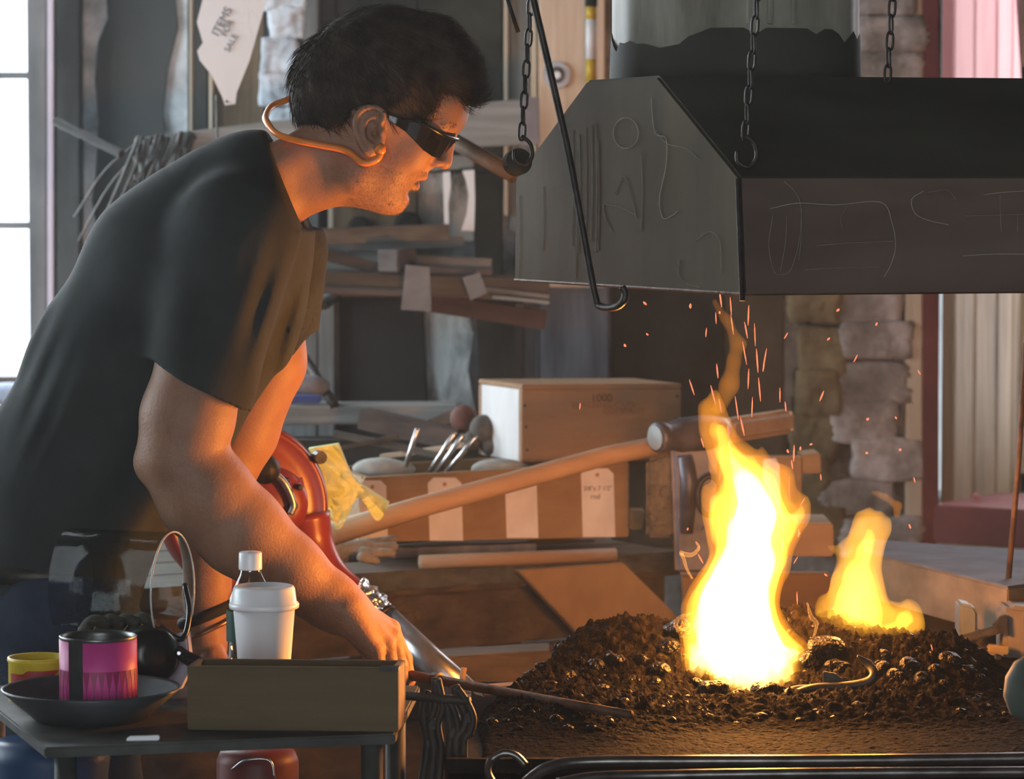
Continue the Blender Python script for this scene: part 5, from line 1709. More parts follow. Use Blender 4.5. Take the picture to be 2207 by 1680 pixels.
# work glove
m_glove = M('grey_glove', (0.15, 0.125, 0.10), (0.28, 0.24, 0.19), rough=0.95, scale=30, bump=0.3)
gl_lo, gl_hi = PY(705, 1240, 5.2), PY(865, 1150, 5.2)
G = Grid((gl_lo[0] - 0.02, 5.05, gl_lo[2] - 0.02), (gl_hi[0] + 0.02, 5.35, gl_hi[2] + 0.02), 0.004)
gk = sc(5.2)
for (x1, y1, x2, y2, r1, r2, Y) in [(725, 1190, 780, 1188, 26, 24, 5.2), (780, 1172, 848, 1163, 11, 10, 5.22), (785, 1182, 850, 1178, 12, 10, 5.2), (785, 1192, 845, 1192, 12, 10, 5.18), (780, 1202, 812, 1210, 12, 9, 5.16)]:
    G.cone(PY(x1, y1, Y), PY(x2, y2, Y), r1 * gk, r2 * gk, 0.006)
V, Q = G.mesh()
top('work_glove', (V, Q), m_glove, 'limp grey work glove lying on the bench by the blower', 'glove', smooth=True)

# crumpled yellow-green bag
bx = [(664, 968), (690, 956), (722, 958), (735, 985), (757, 1030), (784, 1062), (800, 1068), (830, 1060), (838, 1090), (800, 1112), (762, 1118), (744, 1085), (722, 1075), (716, 1122), (706, 1112), (702, 1050), (690, 1000)]
nU, nW = 26, 26
V = []
Lft = smooth_path([(664, 968, 0), (690, 1010, 0), (704, 1060, 0), (708, 1118, 0)], 8)
Rgt = smooth_path([(728, 958, 0), (760, 1030, 0), (800, 1062, 0), (838, 1088, 0)], 8)
for i in range(nU):
    for j in range(nW):
        t_, s_ = i / (nU - 1), j / (nW - 1)
        l = Lft[int(t_ * (len(Lft) - 1))]
        r_ = Rgt[int(t_ * (len(Rgt) - 1))]
        x, y = l[0] + (r_[0] - l[0]) * s_, l[1] + (r_[1] - l[1]) * s_
        y += 30 * t_ * t_ * math.sin(s_ * 9.5) * (1 if s_ > 0.1 else 0.5)
        V.append((x, y))
P2 = np.array([(x, y, 0) for x, y in V])
fold = np.abs(waves(P2, 0.055, 77, 8)) * 0.028 + np.abs(waves(P2, 0.13, 78, 8)) * 0.010
Vf = np.array([PY(x, y, 4.98 - f) for (x, y), f in zip(V, fold)])
ii = np.arange(nU * nW).reshape(nU, nW)
FF = [(ii[i, j], ii[i, j + 1], ii[i + 1, j + 1], ii[i + 1, j]) for i in range(nU - 1) for j in range(nW - 1)]
nb = len(Vf)
Vb = Vf + np.array((0, 0.03, 0))
FB = [tuple(int(q) + nb for q in f[::-1]) for f in FF]
bd = [ii[0, j] for j in range(nW)] + [ii[i, -1] for i in range(1, nU)] + [ii[-1, j] for j in range(nW - 2, -1, -1)] + [ii[i, 0] for i in range(nU - 2, 0, -1)]
FS = [(int(bd[k]), int(bd[k - 1]), int(bd[k - 1]) + nb, int(bd[k]) + nb) for k in range(len(bd))]
top('crumpled_bag', (np.concatenate([Vf, Vb]), [tuple(int(q) for q in f) for f in FF] + FB + FS), M('yellow_green_plastic', (0.58, 0.64, 0.20), (0.78, 0.83, 0.48), rough=0.45, scale=12), 'crumpled yellow-green plastic bag behind the red blower', 'bag')

# red hand-cranked blower with its air pipe
m_red = M('red_enamel', (0.17, 0.022, 0.015), (0.25, 0.035, 0.024), rough=0.32, scale=9, spec=0.5)
BYc = 4.78
bc = PY(522, 1092, BYc)
k_ = sc(BYc)
bl = thing('forge_blower', 'red cast iron hand-cranked forge blower behind the smith\'s arm', 'blower', (bc[0], BYc, 0))
axb = np.array((0.30, -1, 0.05))
axb /= np.linalg.norm(axb)
R_ = 184 * k_
add('fan_housing', lathe([(R_ * 0.2, -0.055), (R_ * 0.9, -0.05), (R_ * 1.0, -0.02), (R_ * 1.02, 0.005), (R_ * 0.985, 0.024), (R_ * 0.93, 0.034), (R_ * 0.90, 0.030), (R_ * 0.72, 0.036), (R_ * 0.5, 0.040), (R_ * 0.1, 0.042)], bc, axb, 56), m_red, bl, smooth=True)
gc = PY(588, 1085, BYc - 0.05)
add('gear_case', lathe([(75 * k_, -0.02), (78 * k_, 0.0), (70 * k_, 0.018), (50 * k_, 0.026), (10 * k_, 0.028)], gc, axb, 36), m_red, bl, smooth=True)
for (x, y, r) in [(624, 1090, 12), (612, 1035, 7), (640, 1050, 7), (575, 1120, 10), (632, 1150, 8), (606, 1122, 8)]:
    add('bolt_head', lathe([(r * k_, -0.01), (r * k_, 0.02), (r * k_ * 0.7, 0.026)], PY(x, y, BYc - 0.05), axb, 10), m_iron, bl)
kn = PY(572, 1012, BYc - 0.12)
add('crank_knob', lump(kn, (32 * k_, 32 * k_, 32 * k_), 1, 0.0, 3), m_iron, bl, smooth=True)
add('crank_arm', tube(smooth_path([kn + (0, 0.03, 0), PY(612, 1040, BYc - 0.085), PY(632, 1085, BYc - 0.08), PY(626, 1110, BYc - 0.08)], 6), 0.005, 8), m_galv, bl, smooth=True)
lg = PY(688, 986, BYc)
add('lug', lathe([(0.009, -0.012), (0.010, 0.0), (0.009, 0.012)], lg, (0.3, -1, 0), 12), m_iron, bl)
rib = PY(654, 1050, BYc - 0.045)
add('cast_mark', bar(648, 1030, 656, 1070, BYc - 0.05, BYc - 0.05, 8, 0.004), m_red, bl)
op = smooth_path([PY(660, 1110, BYc), PY(672, 1170, BYc), PY(700, 1225, BYc - 0.01), PY(738, 1262, BYc - 0.02), PY(770, 1285, BYc - 0.03)], 6)
add('outlet', tube(op, np.interp(np.linspace(0, 1, len(op)), [0, 0.3, 0.7, 1], [52 * k_, 46 * k_, 36 * k_, 32 * k_]), 20), m_red, bl, smooth=True)
st = PY(640, 1170, BYc - 0.04)
add('wing_nut', join(bar(632, 1170, 668, 1190, BYc - 0.06, BYc - 0.06, 9, 0.01), bar(640, 1190, 656, 1155, BYc - 0.06, BYc - 0.06, 8, 0.01)), m_iron, bl)
for sx in (-0.08, 0.08):
    add('stand_leg', tube([(bc[0], BYc + 0.02, bc[2] - 0.1), (bc[0] + sx, BYc + 0.05, 0.0)], 0.012, 10), m_iron, bl, smooth=True)
m_foil = M('foil', (0.75, 0.76, 0.78), (0.85, 0.85, 0.86), rough=0.22, metal=1.0, scale=30, bump=0.9, bscale=70)
pip = thing('air_pipe', 'galvanised air pipe taped with foil, running from the blower to the forge', 'pipe', PY(900, 1380, 4.7))
a, b, c = PY(762, 1278, BYc - 0.03), PY(826, 1330, BYc - 0.05), PY(1018, 1508, 4.62)
Vt, Ft = tube([a + (b - a) * t_ for t_ in np.linspace(0, 1, 9)], [r * k_ for r in (32, 36, 34, 38, 35, 37, 36, 34, 30)], 16)
Vt = np.array(Vt)
Vt += np.array([rng.normal(size=3) * 0.0016 for _ in Vt])
add('foil_joint', (Vt, Ft), m_foil, pip)
add('pipe_run', tube([b, c], 30 * k_, 24), m_galv, pip, smooth=True)
add('pipe_collar', tube([b + (c - b) * 0.005, b + (c - b) * 0.04], 32 * k_, 24), m_iron, pip, smooth=True)

# window-side ledge on the right, clamps, rod
LZ = 0.885
q = [PZ(1862, 1186, LZ), PZ(2172, 1262, LZ), PZ(2300, 1225, LZ), PZ(2300, 1195, LZ), PZ(1700, 1160, LZ)]
lt = thing('timber_ledge', 'thick pale timber ledge with dusty grey top below the right window', 'ledge', (float(np.mean([p[0] for p in q])), float(np.mean([p[1] for p in q])), 0))
m_dust = M('dusty_top', (0.05, 0.056, 0.078), (0.10, 0.11, 0.145), rough=0.85, scale=8)
c5 = PZ(1700, 1165, LZ)
tp = [PZ(1860, 1186, LZ), PZ(2172, 1264, LZ), PZ(2420, 1230, LZ), PZ(2260, 1190, LZ), PZ(1862, 1162, LZ)]
add('top_plank', prism([p - np.array((0, 0, 0.003)) for p in tp], (0, 0, 0.003)), m_dust, lt)
add('beam', prism([p - np.array((0, 0, 0.072)) for p in tp], (0, 0, 0.0685)), M('ledge_timber', (0.10, 0.072, 0.04), (0.17, 0.125, 0.075), rough=0.8, scale=5, stretch=(0.6, 2, 3), bump=0.2), lt, bevel=0.002)
for p in (tp[0] * 0.9 + tp[3] * 0.1, tp[1] * 0.9 + tp[4] * 0.1, tp[3] * 0.85 + tp[0] * 0.15):
    add('leg', box(p[0] - 0.03, p[0] + 0.03, p[1], p[1] + 0.06, 0, LZ - 0.073), m_darkbrown, lt, bevel=0.003)
top('lower_ledge_board', plate([(1860, 1420), (2250, 1480), (2250, 1320), (1880, 1270)], 5.25, 0.03), m_darkbrown, 'dark brown board standing below the timber ledge', 'board', bevel=0.003)
top('rusty_rod', tube([PY(2212, 740, 4.75), PY(2195, 1000, 4.72), PY(2168, 1312, 4.7)], 0.0042, 8), m_rust, 'tall thin rusty rod standing at the right edge', 'rod', smooth=True)
for x, lab in ((2188, 'small pinkish block on the red window sill'),):
    top('sill_block', plate([(2098, 1082), (2112, 1082), (2110, 1066), (2098, 1066)], 6.5, 0.02), m_pink, lab, 'block', bevel=0.002)
CY_ = 4.55
cl = thing('iron_vise', 'iron vise with brass nut standing at the right edge of the hearth', 'vise', PY(2180, 1490, CY_))
m_visegrey = M('vise_grey', (0.12, 0.10, 0.085), (0.22, 0.19, 0.155), rough=0.6, metal=0.2, scale=12)
add('body', plate([(2166, 1490), (2260, 1500), (2260, 1315), (2180, 1306), (2162, 1320)], CY_, 0.08), m_visegrey, cl, bevel=0.006)
add('jaw_plate', plate([(2068, 1382), (2108, 1392), (2108, 1318), (2098, 1306), (2068, 1300)], CY_ + 0.02, 0.05), M('vise_blue', (0.10, 0.115, 0.12), (0.18, 0.195, 0.20), rough=0.5, metal=0.4, scale=12), cl, bevel=0.004)
add('bracing_arm', bar(2070, 1380, 2172, 1352, CY_ + 0.01, CY_, 16, 0.02), m_iron, cl, bevel=0.002)
add('hook_plate', plate([(2138, 1352), (2176, 1374), (2174, 1328), (2160, 1326)], CY_ - 0.01, 0.012), m_iron, cl, bevel=0.002)
add('brass_nut', bar(2128, 1398, 2174, 1402, CY_ - 0.02, CY_ - 0.02, 18, 0.016), M('brass', (0.55, 0.34, 0.10), (0.68, 0.45, 0.16), rough=0.35, metal=0.8, scale=20), cl, bevel=0.002)
add('screw_rod', tube([PY(2080, 1416, CY_ - 0.02), PY(2130, 1402, CY_ - 0.02)], 0.0035, 8), m_iron, cl, smooth=True)
add('foot_wedge', plate([(2088, 1472), (2140, 1470), (2150, 1412), (2100, 1416)], CY_ + 0.03, 0.03), M('wedge_wood', (0.22, 0.14, 0.08), (0.32, 0.21, 0.12), scale=9), cl, bevel=0.002)
add('foot_bar', bar(2134, 1476, 2152, 1412, CY_ - 0.01, CY_ - 0.01, 12, 0.012), m_iron, cl)

# clutter on the left window sill
top('folded_cloth', lump(PY(28, 850, 6.45), (0.055, 0.05, 0.022), 21, 0.12, 3, 0.3), M('blue_cloth', (0.16, 0.19, 0.28), (0.34, 0.38, 0.48), rough=0.9, scale=10), 'pale blue folded cloth on the bench below the left window', 'cloth', smooth=True)
top('cardboard_box', plate([(-30, 960), (40, 960), (38, 885), (-30, 880)], 6.3, 0.15), m_tan, 'tan box standing under the blue cloth by the window', 'box', bevel=0.003)
top('window_bench', plate([(-260, 1010), (260, 1010), (260, 955), (-260, 960)], 6.2, 0.36), m_greywoodx, 'grey plank bench under the left window', 'bench', bevel=0.003)

# ================================================================== FOREGROUND TABLE
TZ = 0.845
m_tab = M('worn_steel_table', (0.03, 0.029, 0.026), (0.07, 0.068, 0.062), rough=0.6, metal=0.2, scale=14)
tpts = [PZ(96, 1612, TZ), PZ(852, 1582, TZ), PZ(905, 1478, TZ), PZ(-70, 1478, TZ)]
tab = thing('steel_table', 'narrow steel topped table in front of the smith, carrying cans and a cup', 'table', (-0.32, 3.75, 0))
add('table_top', prism([p - np.array((0, 0, 0.012)) for p in tpts], (0, 0, 0.012)), m_tab, tab, bevel=0.002)
cen = np.mean(tpts, 0)
for p in tpts:
    q = cen + (p - cen) * 0.88
    add('leg', tube([(q[0], q[1], 0), (q[0], q[1], TZ - 0.013)], 0.012, 12), m_tab, tab, smooth=True)
for i in range(3):
    a, b = cen + (tpts[i] - cen) * 0.88, cen + (tpts[(i + 1) % 4] - cen) * 0.88
    add('stretcher', tube([(a[0], a[1], 0.62), (b[0], b[1], 0.62)], 0.008, 8), m_iron, tab, smooth=True)


def at_table(px, Y):
    p = PY(px, 1500, Y)
    return np.array((p[0], Y, TZ))


# pan
c = at_table(196, 3.715)
top('steel_pan', lathe([(0.001, 0.002), (0.055, 0.002), (0.060, 0.004), (0.096, 0.034), (0.099, 0.0365), (0.1005, 0.0345), (0.062, 0.0005), (0.001, 0.0)], c, (0, 0, 1), 48, cap=False), M('dark_pan', (0.035, 0.038, 0.042), (0.085, 0.09, 0.095), rough=0.45, metal=0.5, scale=9), 'wide shallow dark steel pan holding the pink can', 'pan', smooth=True)
# pink can
cc = c + np.array((0.009, -0.004, 0.0045))
rc, hc = 0.0425, 0.091
can = thing('pink_can', 'open pink paint can with a bare metal stripe and zigzag pattern', 'can', cc)
m_tin = M('tin', (0.12, 0.125, 0.12), (0.22, 0.225, 0.215), rough=0.35, metal=0.8, scale=15)
m_pinkp = M('magenta_paint', (0.50, 0.045, 0.22), (0.60, 0.07, 0.28), rough=0.45, scale=8)
m_pinkd = M('deep_magenta', (0.26, 0.022, 0.085), (0.32, 0.03, 0.11), rough=0.45, scale=8)
add('can_wall', lathe([(rc - 0.002, 0.0), (rc, 0.001), (rc, hc - 0.003), (rc + 0.001, hc - 0.001), (rc, hc), (rc - 0.002, hc - 0.001), (rc - 0.0025, hc - 0.006), (rc - 0.003, 0.003), (0.001, 0.003)], cc, (0, 0, 1), 48, cap=False), m_tin, can, smooth=True)


def wrap(a0, a1, z0, z1, r, n=16, zfun=None):
    V, Fc = [], []
    for i in range(n + 1):
        a = a0 + (a1 - a0) * i / n
        zb_, zt__ = (z0, z1) if zfun is None else zfun(i / n)
        for (rr_, z) in ((r, zb_), (r, zt__), (r - 0.0004, zb_), (r - 0.0004, zt__)):
            V.append((cc[0] + rr_ * math.cos(a), cc[1] + rr_ * math.sin(a), cc[2] + z))
    for i in range(n):
        A, B = 4 * i, 4 * (i + 1)
        Fc += [(A, B, B + 1, A + 1), (A + 1, B + 1, B + 3, A + 3), (A, A + 2, B + 2, B), (A + 2, A + 3, B + 3, B + 2)]
    return V, Fc


g0, g1_ = math.radians(228), math.radians(254)      # bare stripe faces the front, left of centre
add('label_paint', wrap(g1_ - 2 * math.pi, g0, 0.002, hc - 0.004, rc + 0.0007, 60), m_pinkp, can, smooth=True)
ntri = 30
for k in range(ntri):
    a0 = g1_ + (2 * math.pi - (g1_ - g0)) * k / ntri
    wd_ = (2 * math.pi - (g1_ - g0)) / ntri
    am = a0 + wd_ / 2
    rr_ = rc + 0.0009
    pt = lambda a, z: (cc[0] + rr_ * math.cos(a), cc[1] + rr_ * math.sin(a), cc[2] + z)
    zt_ = hc * 0.60
    out = np.array((math.cos(am), math.sin(am), 0)) * 0.0003
    add('zigzag_point', prism([pt(a0, zt_), pt(am, zt_ - 0.026), pt(a0 + wd_, zt_)], out), m_pinkd, can)
    add('zigzag_point', prism([pt(a0, 0.004), pt(a0 + wd_ * 0.5, 0.030), pt(a0 + wd_, 0.004)], out), m_pinkd, can)
# yellow can behind
yc = at_table(84, 3.86)
yr, yh = 0.035, float(PY(84, 1416, 3.86)[2] - TZ)
yk = thing('yellow_can', 'yellow can with a red diagonal band behind the pink can', 'can', yc)
m_yel = M('yellow_label', (0.60, 0.42, 0.02), (0.70, 0.52, 0.05), rough=0.4, scale=10)
add('can_wall', lathe([(yr, 0.0), (yr, yh - 0.006), (yr + 0.0015, yh - 0.004), (yr + 0.001, yh), (yr - 0.003, yh), (yr - 0.003, 0.004), (0.001, 0.004)], yc, (0, 0, 1), 40, cap=False), m_yel, yk, smooth=True)
V, Fc = [], []
nb_ = 20
for i in range(nb_ + 1):
    a = math.radians(215 + 110 * i / nb_)
    zlo = max(0.001, 0.055 * i / nb_ - 0.015)
    zhi = min(yh - 0.012, zlo + 0.032)
    for (rr_, z) in ((yr + 0.0008, zlo), (yr + 0.0008, zhi)):
        V.append((yc[0] + rr_ * math.cos(a), yc[1] + rr_ * math.sin(a), yc[2] + z))
Fc = [(2 * i, 2 * i + 2, 2 * i + 3, 2 * i + 1) for i in range(nb_)]
add('red_band', (V, Fc), M('red_label', (0.34, 0.035, 0.03), (0.42, 0.05, 0.04), rough=0.45, scale=10), yk, smooth=True)
# white chalk/soapstone piece
a = PZ(308, 1596, TZ)
top('chalk_stick', hexa([a + (-0.018, -0.006, 0), a + (0.018, -0.003, 0), a + (0.018, 0.006, 0), a + (-0.016, 0.006, 0)], [a + (-0.016, -0.005, 0.004), a + (0.018, -0.003, 0.005), a + (0.018, 0.005, 0.005), a + (-0.015, 0.005, 0.004)]), m_papr, 'flat white soapstone stick at the table edge below the pan', 'soapstone', bevel=0.0008)

# wooden box
bf = [PZ(410, 1586, TZ), None]
w0 = PY(404, 1586, 3.64)
w0[2] = TZ
u_ = np.array((0.995, -0.06, 0))
u_ /= np.linalg.norm(u_)
v_ = np.array((0.10, 0.99, 0))
Lb, Db, Hb = 0.2325, 0.062, 0.0705
m_wbox = wood('olive_box_wood', (0.075, 0.050, 0.022), (0.125, 0.085, 0.040), 'x', scale=4)
m_wend = wood('box_end_firelit', (0.30, 0.19, 0.11), (0.40, 0.27, 0.16), 'z', scale=4)  # lighter, warmer copy of the box wood: firelight painted on the right end
wbx = thing('wooden_box', 'plain brown open wooden box at the front of the steel table', 'box', w0)


def wbox(a0, a1, d0, d1, z0, z1):
    f = lambda a, d, z: w0 + u_ * a + v_ * d + np.array((0, 0, z))
    return hexa([f(a0, d0, z0), f(a1, d0, z0), f(a1, d1, z0), f(a0, d1, z0)], [f(a0, d0, z1), f(a1, d0, z1), f(a1, d1, z1), f(a0, d1, z1)])


add('front_side', wbox(0, Lb, 0, 0.008, 0, Hb), m_wbox, wbx, bevel=0.001)
add('back_side', wbox(0, Lb, Db - 0.008, Db, 0, Hb), m_wbox, wbx, bevel=0.001)
add('end_side', wbox(0, 0.008, 0.008, Db - 0.008, 0, Hb), m_wbox, wbx, bevel=0.001)
add('end_side', wbox(Lb - 0.008, Lb, 0.008, Db - 0.008, 0, Hb), m_wend, wbx, bevel=0.001)
add('bottom', wbox(0.008, Lb - 0.008, 0.008, Db - 0.008, 0, 0.006), m_wbox, wbx)
add('corner_plate', wbox(Lb - 0.02, Lb + 0.0006, -0.0006, 0.012, Hb - 0.004, Hb + 0.001), m_iron, wbx)

# paper cup
cp = at_table(570, 3.88)
ch = float(PY(570, 1262, 3.88)[2] - TZ)
kx = sc(3.88)
cup = thing('paper_cup', 'white paper coffee cup with a white plastic lid beside the bottle', 'cup', cp)
m_cup = M('cup_paper', (0.74, 0.74, 0.75), (0.79, 0.79, 0.80), rough=0.65, scale=10)
m_lid = M('cup_lid', (0.80, 0.81, 0.83), rough=0.35, spec=0.5)
rl_, rb_ = 70 * kx, 0.0275
zl = float(PY(570, 1308, 3.88)[2] - TZ)
add('cup_body', lathe([(0.001, 0.001), (rb_, 0.0), (rb_ + 0.0005, 0.004), (rl_ - 0.0015, zl)], cp, (0, 0, 1), 44, cap=True), m_cup, cup, smooth=True)
add('lid', lathe([(rl_ + 0.0015, zl - 0.002), (rl_ + 0.003, zl - 0.001), (rl_ + 0.0034, zl + 0.003), (rl_ + 0.002, zl + 0.005), (rl_ + 0.0005, zl + 0.006), (rl_ - 0.0015, ch - 0.004), (rl_ - 0.003, ch - 0.001), (rl_ - 0.006, ch), (rl_ - 0.009, ch - 0.004), (0.001, ch - 0.004)], cp, (0, 0, 1), 44, cap=False), m_lid, cup, smooth=True)
m_print = M('grey_print', (0.45, 0.45, 0.47))
text('lettering', '8402 RS', cp + np.array((0.004, -0.0345, zl - 0.064)), (1, 0.13, 0), (0, 0, 1), 0.0058, m_print, cup, 0.0002)
text('lettering', 'AS2014 L', cp + np.array((-0.018, -0.0335, zl - 0.072)), (1, -0.22, 0), (0, 0, 1), 0.0052, m_print, cup, 0.0002)

# water bottle
bt = at_table(541, 3.955)
bh = float(PY(541, 1190, 3.955)[2] - TZ)
m_pet = clear_sheet('clear_pet', (0.88, 0.90, 0.90), 0.10, 0.08)
bo = thing('water_bottle', 'clear plastic water bottle with a white cap behind the cup', 'bottle', bt)
kb = sc(3.955)
R2 = 52 * kb
zsh = float(PY(541, 1300, 3.955)[2] - TZ)
zn = float(PY(541, 1228, 3.955)[2] - TZ)
prof_ = [(0.001, 0.002), (R2 * 0.8, 0.0), (R2, 0.006)]
for k in range(5):
    z = 0.008 + k * (zsh - 0.03) / 5
    prof_ += [(R2, z), (R2 * 0.95, z + 0.004), (R2, z + 0.008)]
prof_ += [(R2, zsh - 0.005), (R2 * 0.93, zsh + 0.008), (R2 * 0.72, zsh + 0.022), (R2 * 0.50, zn - 0.006), (23 * kb, zn - 0.002), (23 * kb, zn + 0.004)]
add('bottle_body', lathe(prof_, bt, (0, 0, 1), 36, cap=False), m_pet, bo, smooth=True)
add('cap', lathe([(0.001, zn), (25 * kb, zn), (25.5 * kb, zn + 0.002), (25 * kb, bh - 0.002), (23 * kb, bh), (0.001, bh)], bt, (0, 0, 1), 32, cap=False), m_lid, bo, smooth=True)
add('label_sleeve', lathe([(R2 + 0.0004, zsh - 0.045), (R2 + 0.0004, zsh - 0.008)], bt, (0, 0, 1), 36, cap=False), M('green_label', (0.02, 0.06, 0.05), (0.03, 0.09, 0.07), rough=0.4, scale=10), bo, smooth=True)

# face shield lying on its side
fcn = PY(260, 1272, 3.90)
fs_ = thing('face_shield', 'clear plastic face shield with black headgear lying on the table', 'face shield', (fcn[0], 3.90, TZ))
axv = np.array((0.93, -0.36, 0.0))
axv /= np.linalg.norm(axv)
pv = np.cross(axv, (0, 0, 1.0))
Rv = 0.070
Lv = 0.135
V, Fc = [], []
nn_ = 30
cs = PY(262, 1270, 3.92) - axv * Lv / 2
for i in range(2):
    for rr_ in (Rv, Rv - 0.0012):
        for k in range(nn_ + 1):
            a = math.radians(-125 + 250 * k / nn_)
            V.append(tuple(cs + axv * (Lv * i) + pv * -math.sin(a) * rr_ * 0.8 + np.array((0, 0, 1)) * rr_ * math.cos(a)))
S_ = nn_ + 1
for k in range(nn_):
    Fc += [(k, k + 1, 2 * S_ + k + 1, 2 * S_ + k), (S_ + k, 3 * S_ + k, 3 * S_ + k + 1, S_ + k + 1), (k, S_ + k, S_ + k + 1, k + 1), (2 * S_ + k, 2 * S_ + k + 1, 3 * S_ + k + 1, 3 * S_ + k)]
Fc += [(0, 2 * S_, 3 * S_, S_), (nn_, S_ + nn_, 3 * S_ + nn_, 2 * S_ + nn_)]
add('visor', (V, Fc), clear_sheet('clear_visor', (0.86, 0.89, 0.88), 0.008, 0.1), fs_, smooth=True)
edge = [cs + axv * Lv + pv * -math.sin(math.radians(-125 + 250 * k / nn_)) * Rv * 0.8 + np.array((0, 0, 1)) * Rv * math.cos(math.radians(-125 + 250 * k / nn_)) for k in range(nn_ + 1)]
add('visor_edge', tube(edge, 0.0012, 6), M('visor_edge', (0.45, 0.46, 0.45), rough=0.2, spec=0.6), fs_, smooth=True)
hd = PY(322, 1412, 3.86)
add('headgear_knob', lathe([(0.030, -0.03), (0.034, -0.02), (0.034, 0.012), (0.028, 0.02), (0.01, 0.022)], hd, (0.35, -1, 0.1), 32), m_frame, fs_, smooth=True)
add('head_band', tube(smooth_path([hd + (0.01, 0.02, 0.03), PY(392, 1378, 3.88), PY(408, 1320, 3.9), PY(398, 1260, 3.92)], 6), 0.0035, 8), m_frame, fs_, smooth=True)
add('brow_pad', prism([PY(372, 1370, 3.89), PY(402, 1360, 3.89), PY(410, 1440, 3.88), PY(385, 1490, 3.88), PY(360, 1480, 3.88)], (0.004, 0.012, 0)), M('lilac_pad', (0.40, 0.36, 0.44), (0.50, 0.46, 0.54), rough=0.8, scale=20), fs_, bevel=0.002)
for k in range(4):
    add('strap_ridge', tube(smooth_path([PY(178 + k * 34, 1362, 3.93), PY(200 + k * 34, 1338 - k * 2, 3.91), PY(238 + k * 30, 1346, 3.9)], 5), 0.007, 8), M('olive_strap', (0.07, 0.065, 0.05), (0.11, 0.10, 0.08), rough=0.9, scale=30), fs_, smooth=True)
# scissors handle
sp_ = smooth_path([PY(384, 1404, 3.84), PY(405, 1420, 3.83), PY(440, 1434, 3.82), PY(480, 1442, 3.81), PY(540, 1446, 3.80)], 6)
pls = thing('pliers', 'black handled pliers with a bright rivet resting on the wooden box', 'pliers', PY(420, 1424, 3.83))
add('handle', tube(sp_, np.interp(np.linspace(0, 1, len(sp_)), [0, 0.3, 1], [0.007, 0.0085, 0.004]), 10), m_frame, pls, smooth=True)
for (x, y) in ((386, 1408), (418, 1423)):
    add('rivet', lathe([(0.0022, 0), (0.0022, 0.003)], PY(x, y, 3.823), (0, -1, 0), 10), m_bright, pls)

# under the table
bk = at_table(108, 3.83)
top('blue_barrel', lathe([(0.001, 0.0), (0.058, 0.0), (0.062, 0.3), (0.066, 0.76), (0.069, 0.78), (0.066, 0.80), (0.001, 0.795)], (bk[0], 3.83, 0), (0, 0, 1), 36, cap=False), M('dark_blue_plastic', (0.012, 0.035, 0.085), (0.02, 0.05, 0.12), rough=0.5, scale=6), 'dark blue plastic barrel standing under the left end of the steel table', 'barrel', smooth=True)
rx = PY(555, 1640, 4.02)
rcn = thing('red_canister', 'red canister with a wire handle standing under the table', 'canister', (rx[0], 4.02, 0))
add('can_body', lathe([(0.05, 0), (0.05, rx[2] + 0.0), (0.045, rx[2] + 0.012), (0.02, rx[2] + 0.016)], (rx[0], 4.02, 0), (0, 0, 1), 28), M('dull_red', (0.10, 0.016, 0.012), (0.15, 0.024, 0.018), rough=0.5, scale=10), rcn, smooth=True)
add('wire_handle', tube(smooth_path([PY(500, 1660, 3.98), PY(530, 1640, 3.97), PY(580, 1640, 3.97), PY(592, 1678, 3.97)], 6), 0.002, 6), m_galv, rcn, smooth=True)

# tongs hanging at the corner of the hearth
m_scale = M('forge_scale', (0.014, 0.011, 0.009), (0.04, 0.03, 0.022), rough=0.6, scale=25, bump=0.1)
tg_y = 3.80
rail = top('tong_rail', tube([PY(868, 1500, 3.78), PY(1012, 1512, 3.74)], 0.005, 8), m_scale, 'short iron rail at the hearth corner holding tongs', 'rail', smooth=True)
for k, (pp, lab) in enumerate([
        ([(925, 1420 + 70), (912, 1540), (922, 1600), (905, 1720)], 'leftmost pair of iron tongs hanging at the hearth corner'),
        ([(940, 1462), (938, 1520), (928, 1560), (935, 1620), (925, 1720)], 'second pair of iron tongs hanging beside the wooden box'),
        ([(962, 1500), (966, 1540), (972, 1580), (968, 1640), (974, 1720)], 'third pair of iron tongs hanging at the hearth corner'),
        ([(980, 1478), (990, 1510), (1004, 1545), (998, 1575), (984, 1600), (990, 1720)], 'rightmost bowed pair of iron tongs hanging at the hearth corner')]):
    t = thing('hanging_tongs', lab, 'tongs', PY(pp[-1][0], pp[-1][1], tg_y), 'tongs hanging at the hearth corner')
    Yk = 3.79 - 0.012 * k
    add('rein', tube(smooth_path([PY(x, y, Yk) for x, y in pp], 6), 0.0055, 8), m_scale, t, smooth=True)
    add('rein', tube(smooth_path([PY(x + (16 if i else 4), y + 4, Yk - 0.012) for i, (x, y) in enumerate(pp)], 6), 0.0042, 8), m_scale, t, smooth=True)
    add('boss', lathe([(0.006, -0.009), (0.006, 0.009)], PY(pp[2][0] + 8, pp[2][1], Yk - 0.005), (0, -1, 0), 12), m_scale, t)
for k, (x1, y1, x2, y2, h, lab) in enumerate([(955, 1520, 1075, 1512, 34, 'pale board end poking out beside the air pipe'), (960, 1556, 1050, 1552, 18, 'thin pale slat under the pale board end'), (1030, 1490, 1180, 1478, 20, 'orange-brown stick lying at the left edge of the coals')]):
    top('wood_scrap', bar(x1, y1, x2, y2, 4.5 if k < 2 else 4.35, 4.5 if k < 2 else 4.4, h, 0.03), MATS['block_wood'] if k < 2 else m_bin, lab, 'wood scrap', bevel=0.002)
st = PY(1000, 1440, 4.45)
top('wood_peg', tube([PY(990, 1500, 4.45), PY(1000, 1440, 4.45)], 0.004, 8), m_bin, 'small upright wooden peg beside the air pipe', 'peg', smooth=True)

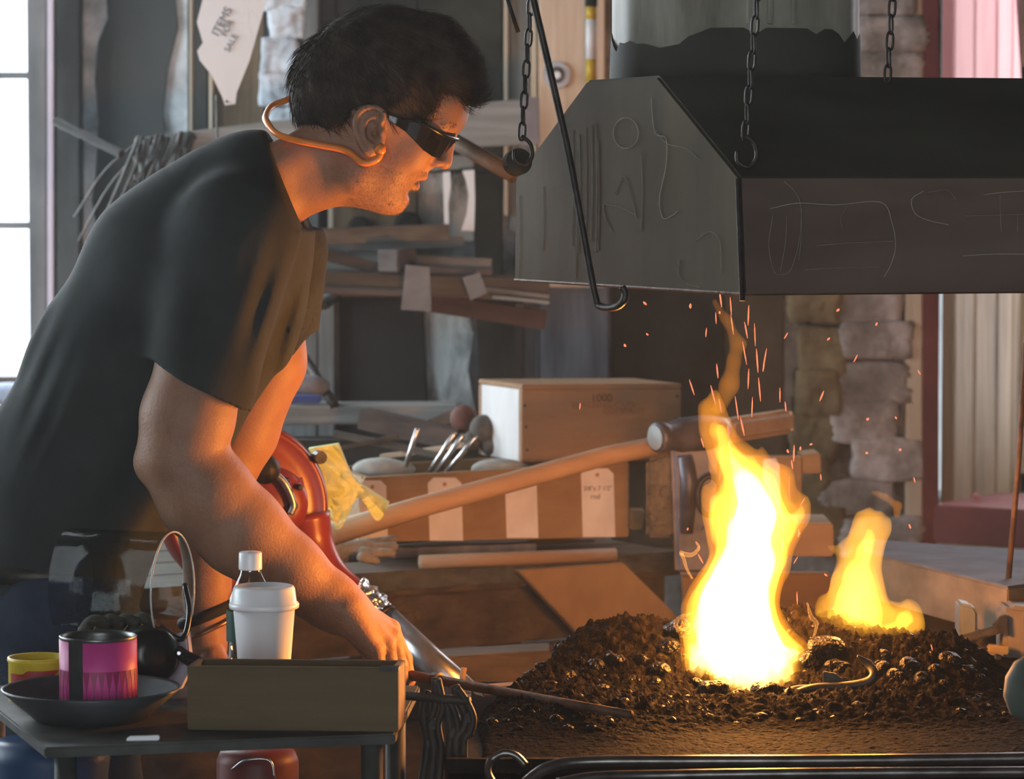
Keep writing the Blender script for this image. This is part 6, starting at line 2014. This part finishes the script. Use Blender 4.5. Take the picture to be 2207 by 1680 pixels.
# tongs lying along the front of the hearth
ft = thing('forge_tongs', 'long steel tongs with a looped rein lying along the hearth front', 'tongs', PY(1500, 1645, 3.66))
lp = smooth_path([PY(1132, 1650, 3.62), PY(1112, 1630, 3.62), PY(1085, 1624, 3.62), PY(1058, 1640, 3.62), PY(1052, 1668, 3.61), PY(1070, 1700, 3.60)], 6)
m_tong = M('bright_tong_steel', (0.07, 0.065, 0.06), (0.16, 0.15, 0.14), rough=0.3, metal=0.8, scale=25)
add('loop', tube(lp, 0.0042, 8), m_tong, ft, smooth=True)
rn = smooth_path([PY(1130, 1690, 3.64), PY(1180, 1656, 3.65), PY(1260, 1643, 3.66), PY(1500, 1641, 3.66), PY(1800, 1640, 3.66), PY(2300, 1634, 3.66)], 6)
add('rein', tube(rn, 0.0065, 10), m_tong, ft, smooth=True)
rn = smooth_path([PY(1200, 1690, 3.60), PY(1280, 1676, 3.61), PY(1420, 1672, 3.62), PY(1700, 1668, 3.62), PY(2300, 1664, 3.62)], 6)
add('rein', tube(rn, 0.006, 10), m_tong, ft, smooth=True)
# lever knob at the right edge
hq = PY(2222, 1486, 3.55)
m_gg = M('grey_green_paint', (0.045, 0.055, 0.045), (0.08, 0.095, 0.08), rough=0.7, scale=10)
lv = thing('floor_lever', 'grey-green rounded lever knob at the right edge in front of the hearth', 'lever', (hq[0], 3.55, 0))
add('knob', lathe([(0.004, -0.036), (0.018, -0.030), (0.028, -0.012), (0.029, 0.008), (0.022, 0.026), (0.012, 0.034)], hq, (0.15, 0.0, 1.0), 24), m_gg, lv, smooth=True)
add('post', tube([(hq[0] + 0.02, 3.55, 0), (hq[0] + 0.02, 3.55, hq[2] - 0.02)], 0.009, 10), m_iron, lv, smooth=True)

# text becomes mesh so that every letter group is plain geometry
dg = bpy.context.evaluated_depsgraph_get()
for o in [o for o in COL.objects if o.type == 'FONT']:
    me = bpy.data.meshes.new_from_object(o.evaluated_get(dg))
    n = bpy.data.objects.new('lettering', me)
    COL.objects.link(n)
    n.parent = o.parent
    n.matrix_local = o.matrix_local.copy()
    nm = o.name
    bpy.data.objects.remove(o)

# thin smoky haze hanging in the whole shop
hz = bpy.data.materials.new('smoky_haze')
hz.use_nodes = True
nt = hz.node_tree
nt.nodes.clear()
vo = nt.nodes.new('ShaderNodeOutputMaterial')
vs = nt.nodes.new('ShaderNodeVolumeScatter')
vs.inputs['Color'].default_value = (0.86, 0.96, 1.0, 1)
vs.inputs['Density'].default_value = 0.0065
vs.inputs['Anisotropy'].default_value = 0.2
nt.links.new(vs.outputs[0], vo.inputs['Volume'])
o = add('smoke_haze', box(-3.0, 3.0, -2.3, 7.1, -0.02, 3.24), hz, kind='stuff')
tag(o, 'thin smoky haze hanging in the air of the whole workshop', 'haze')
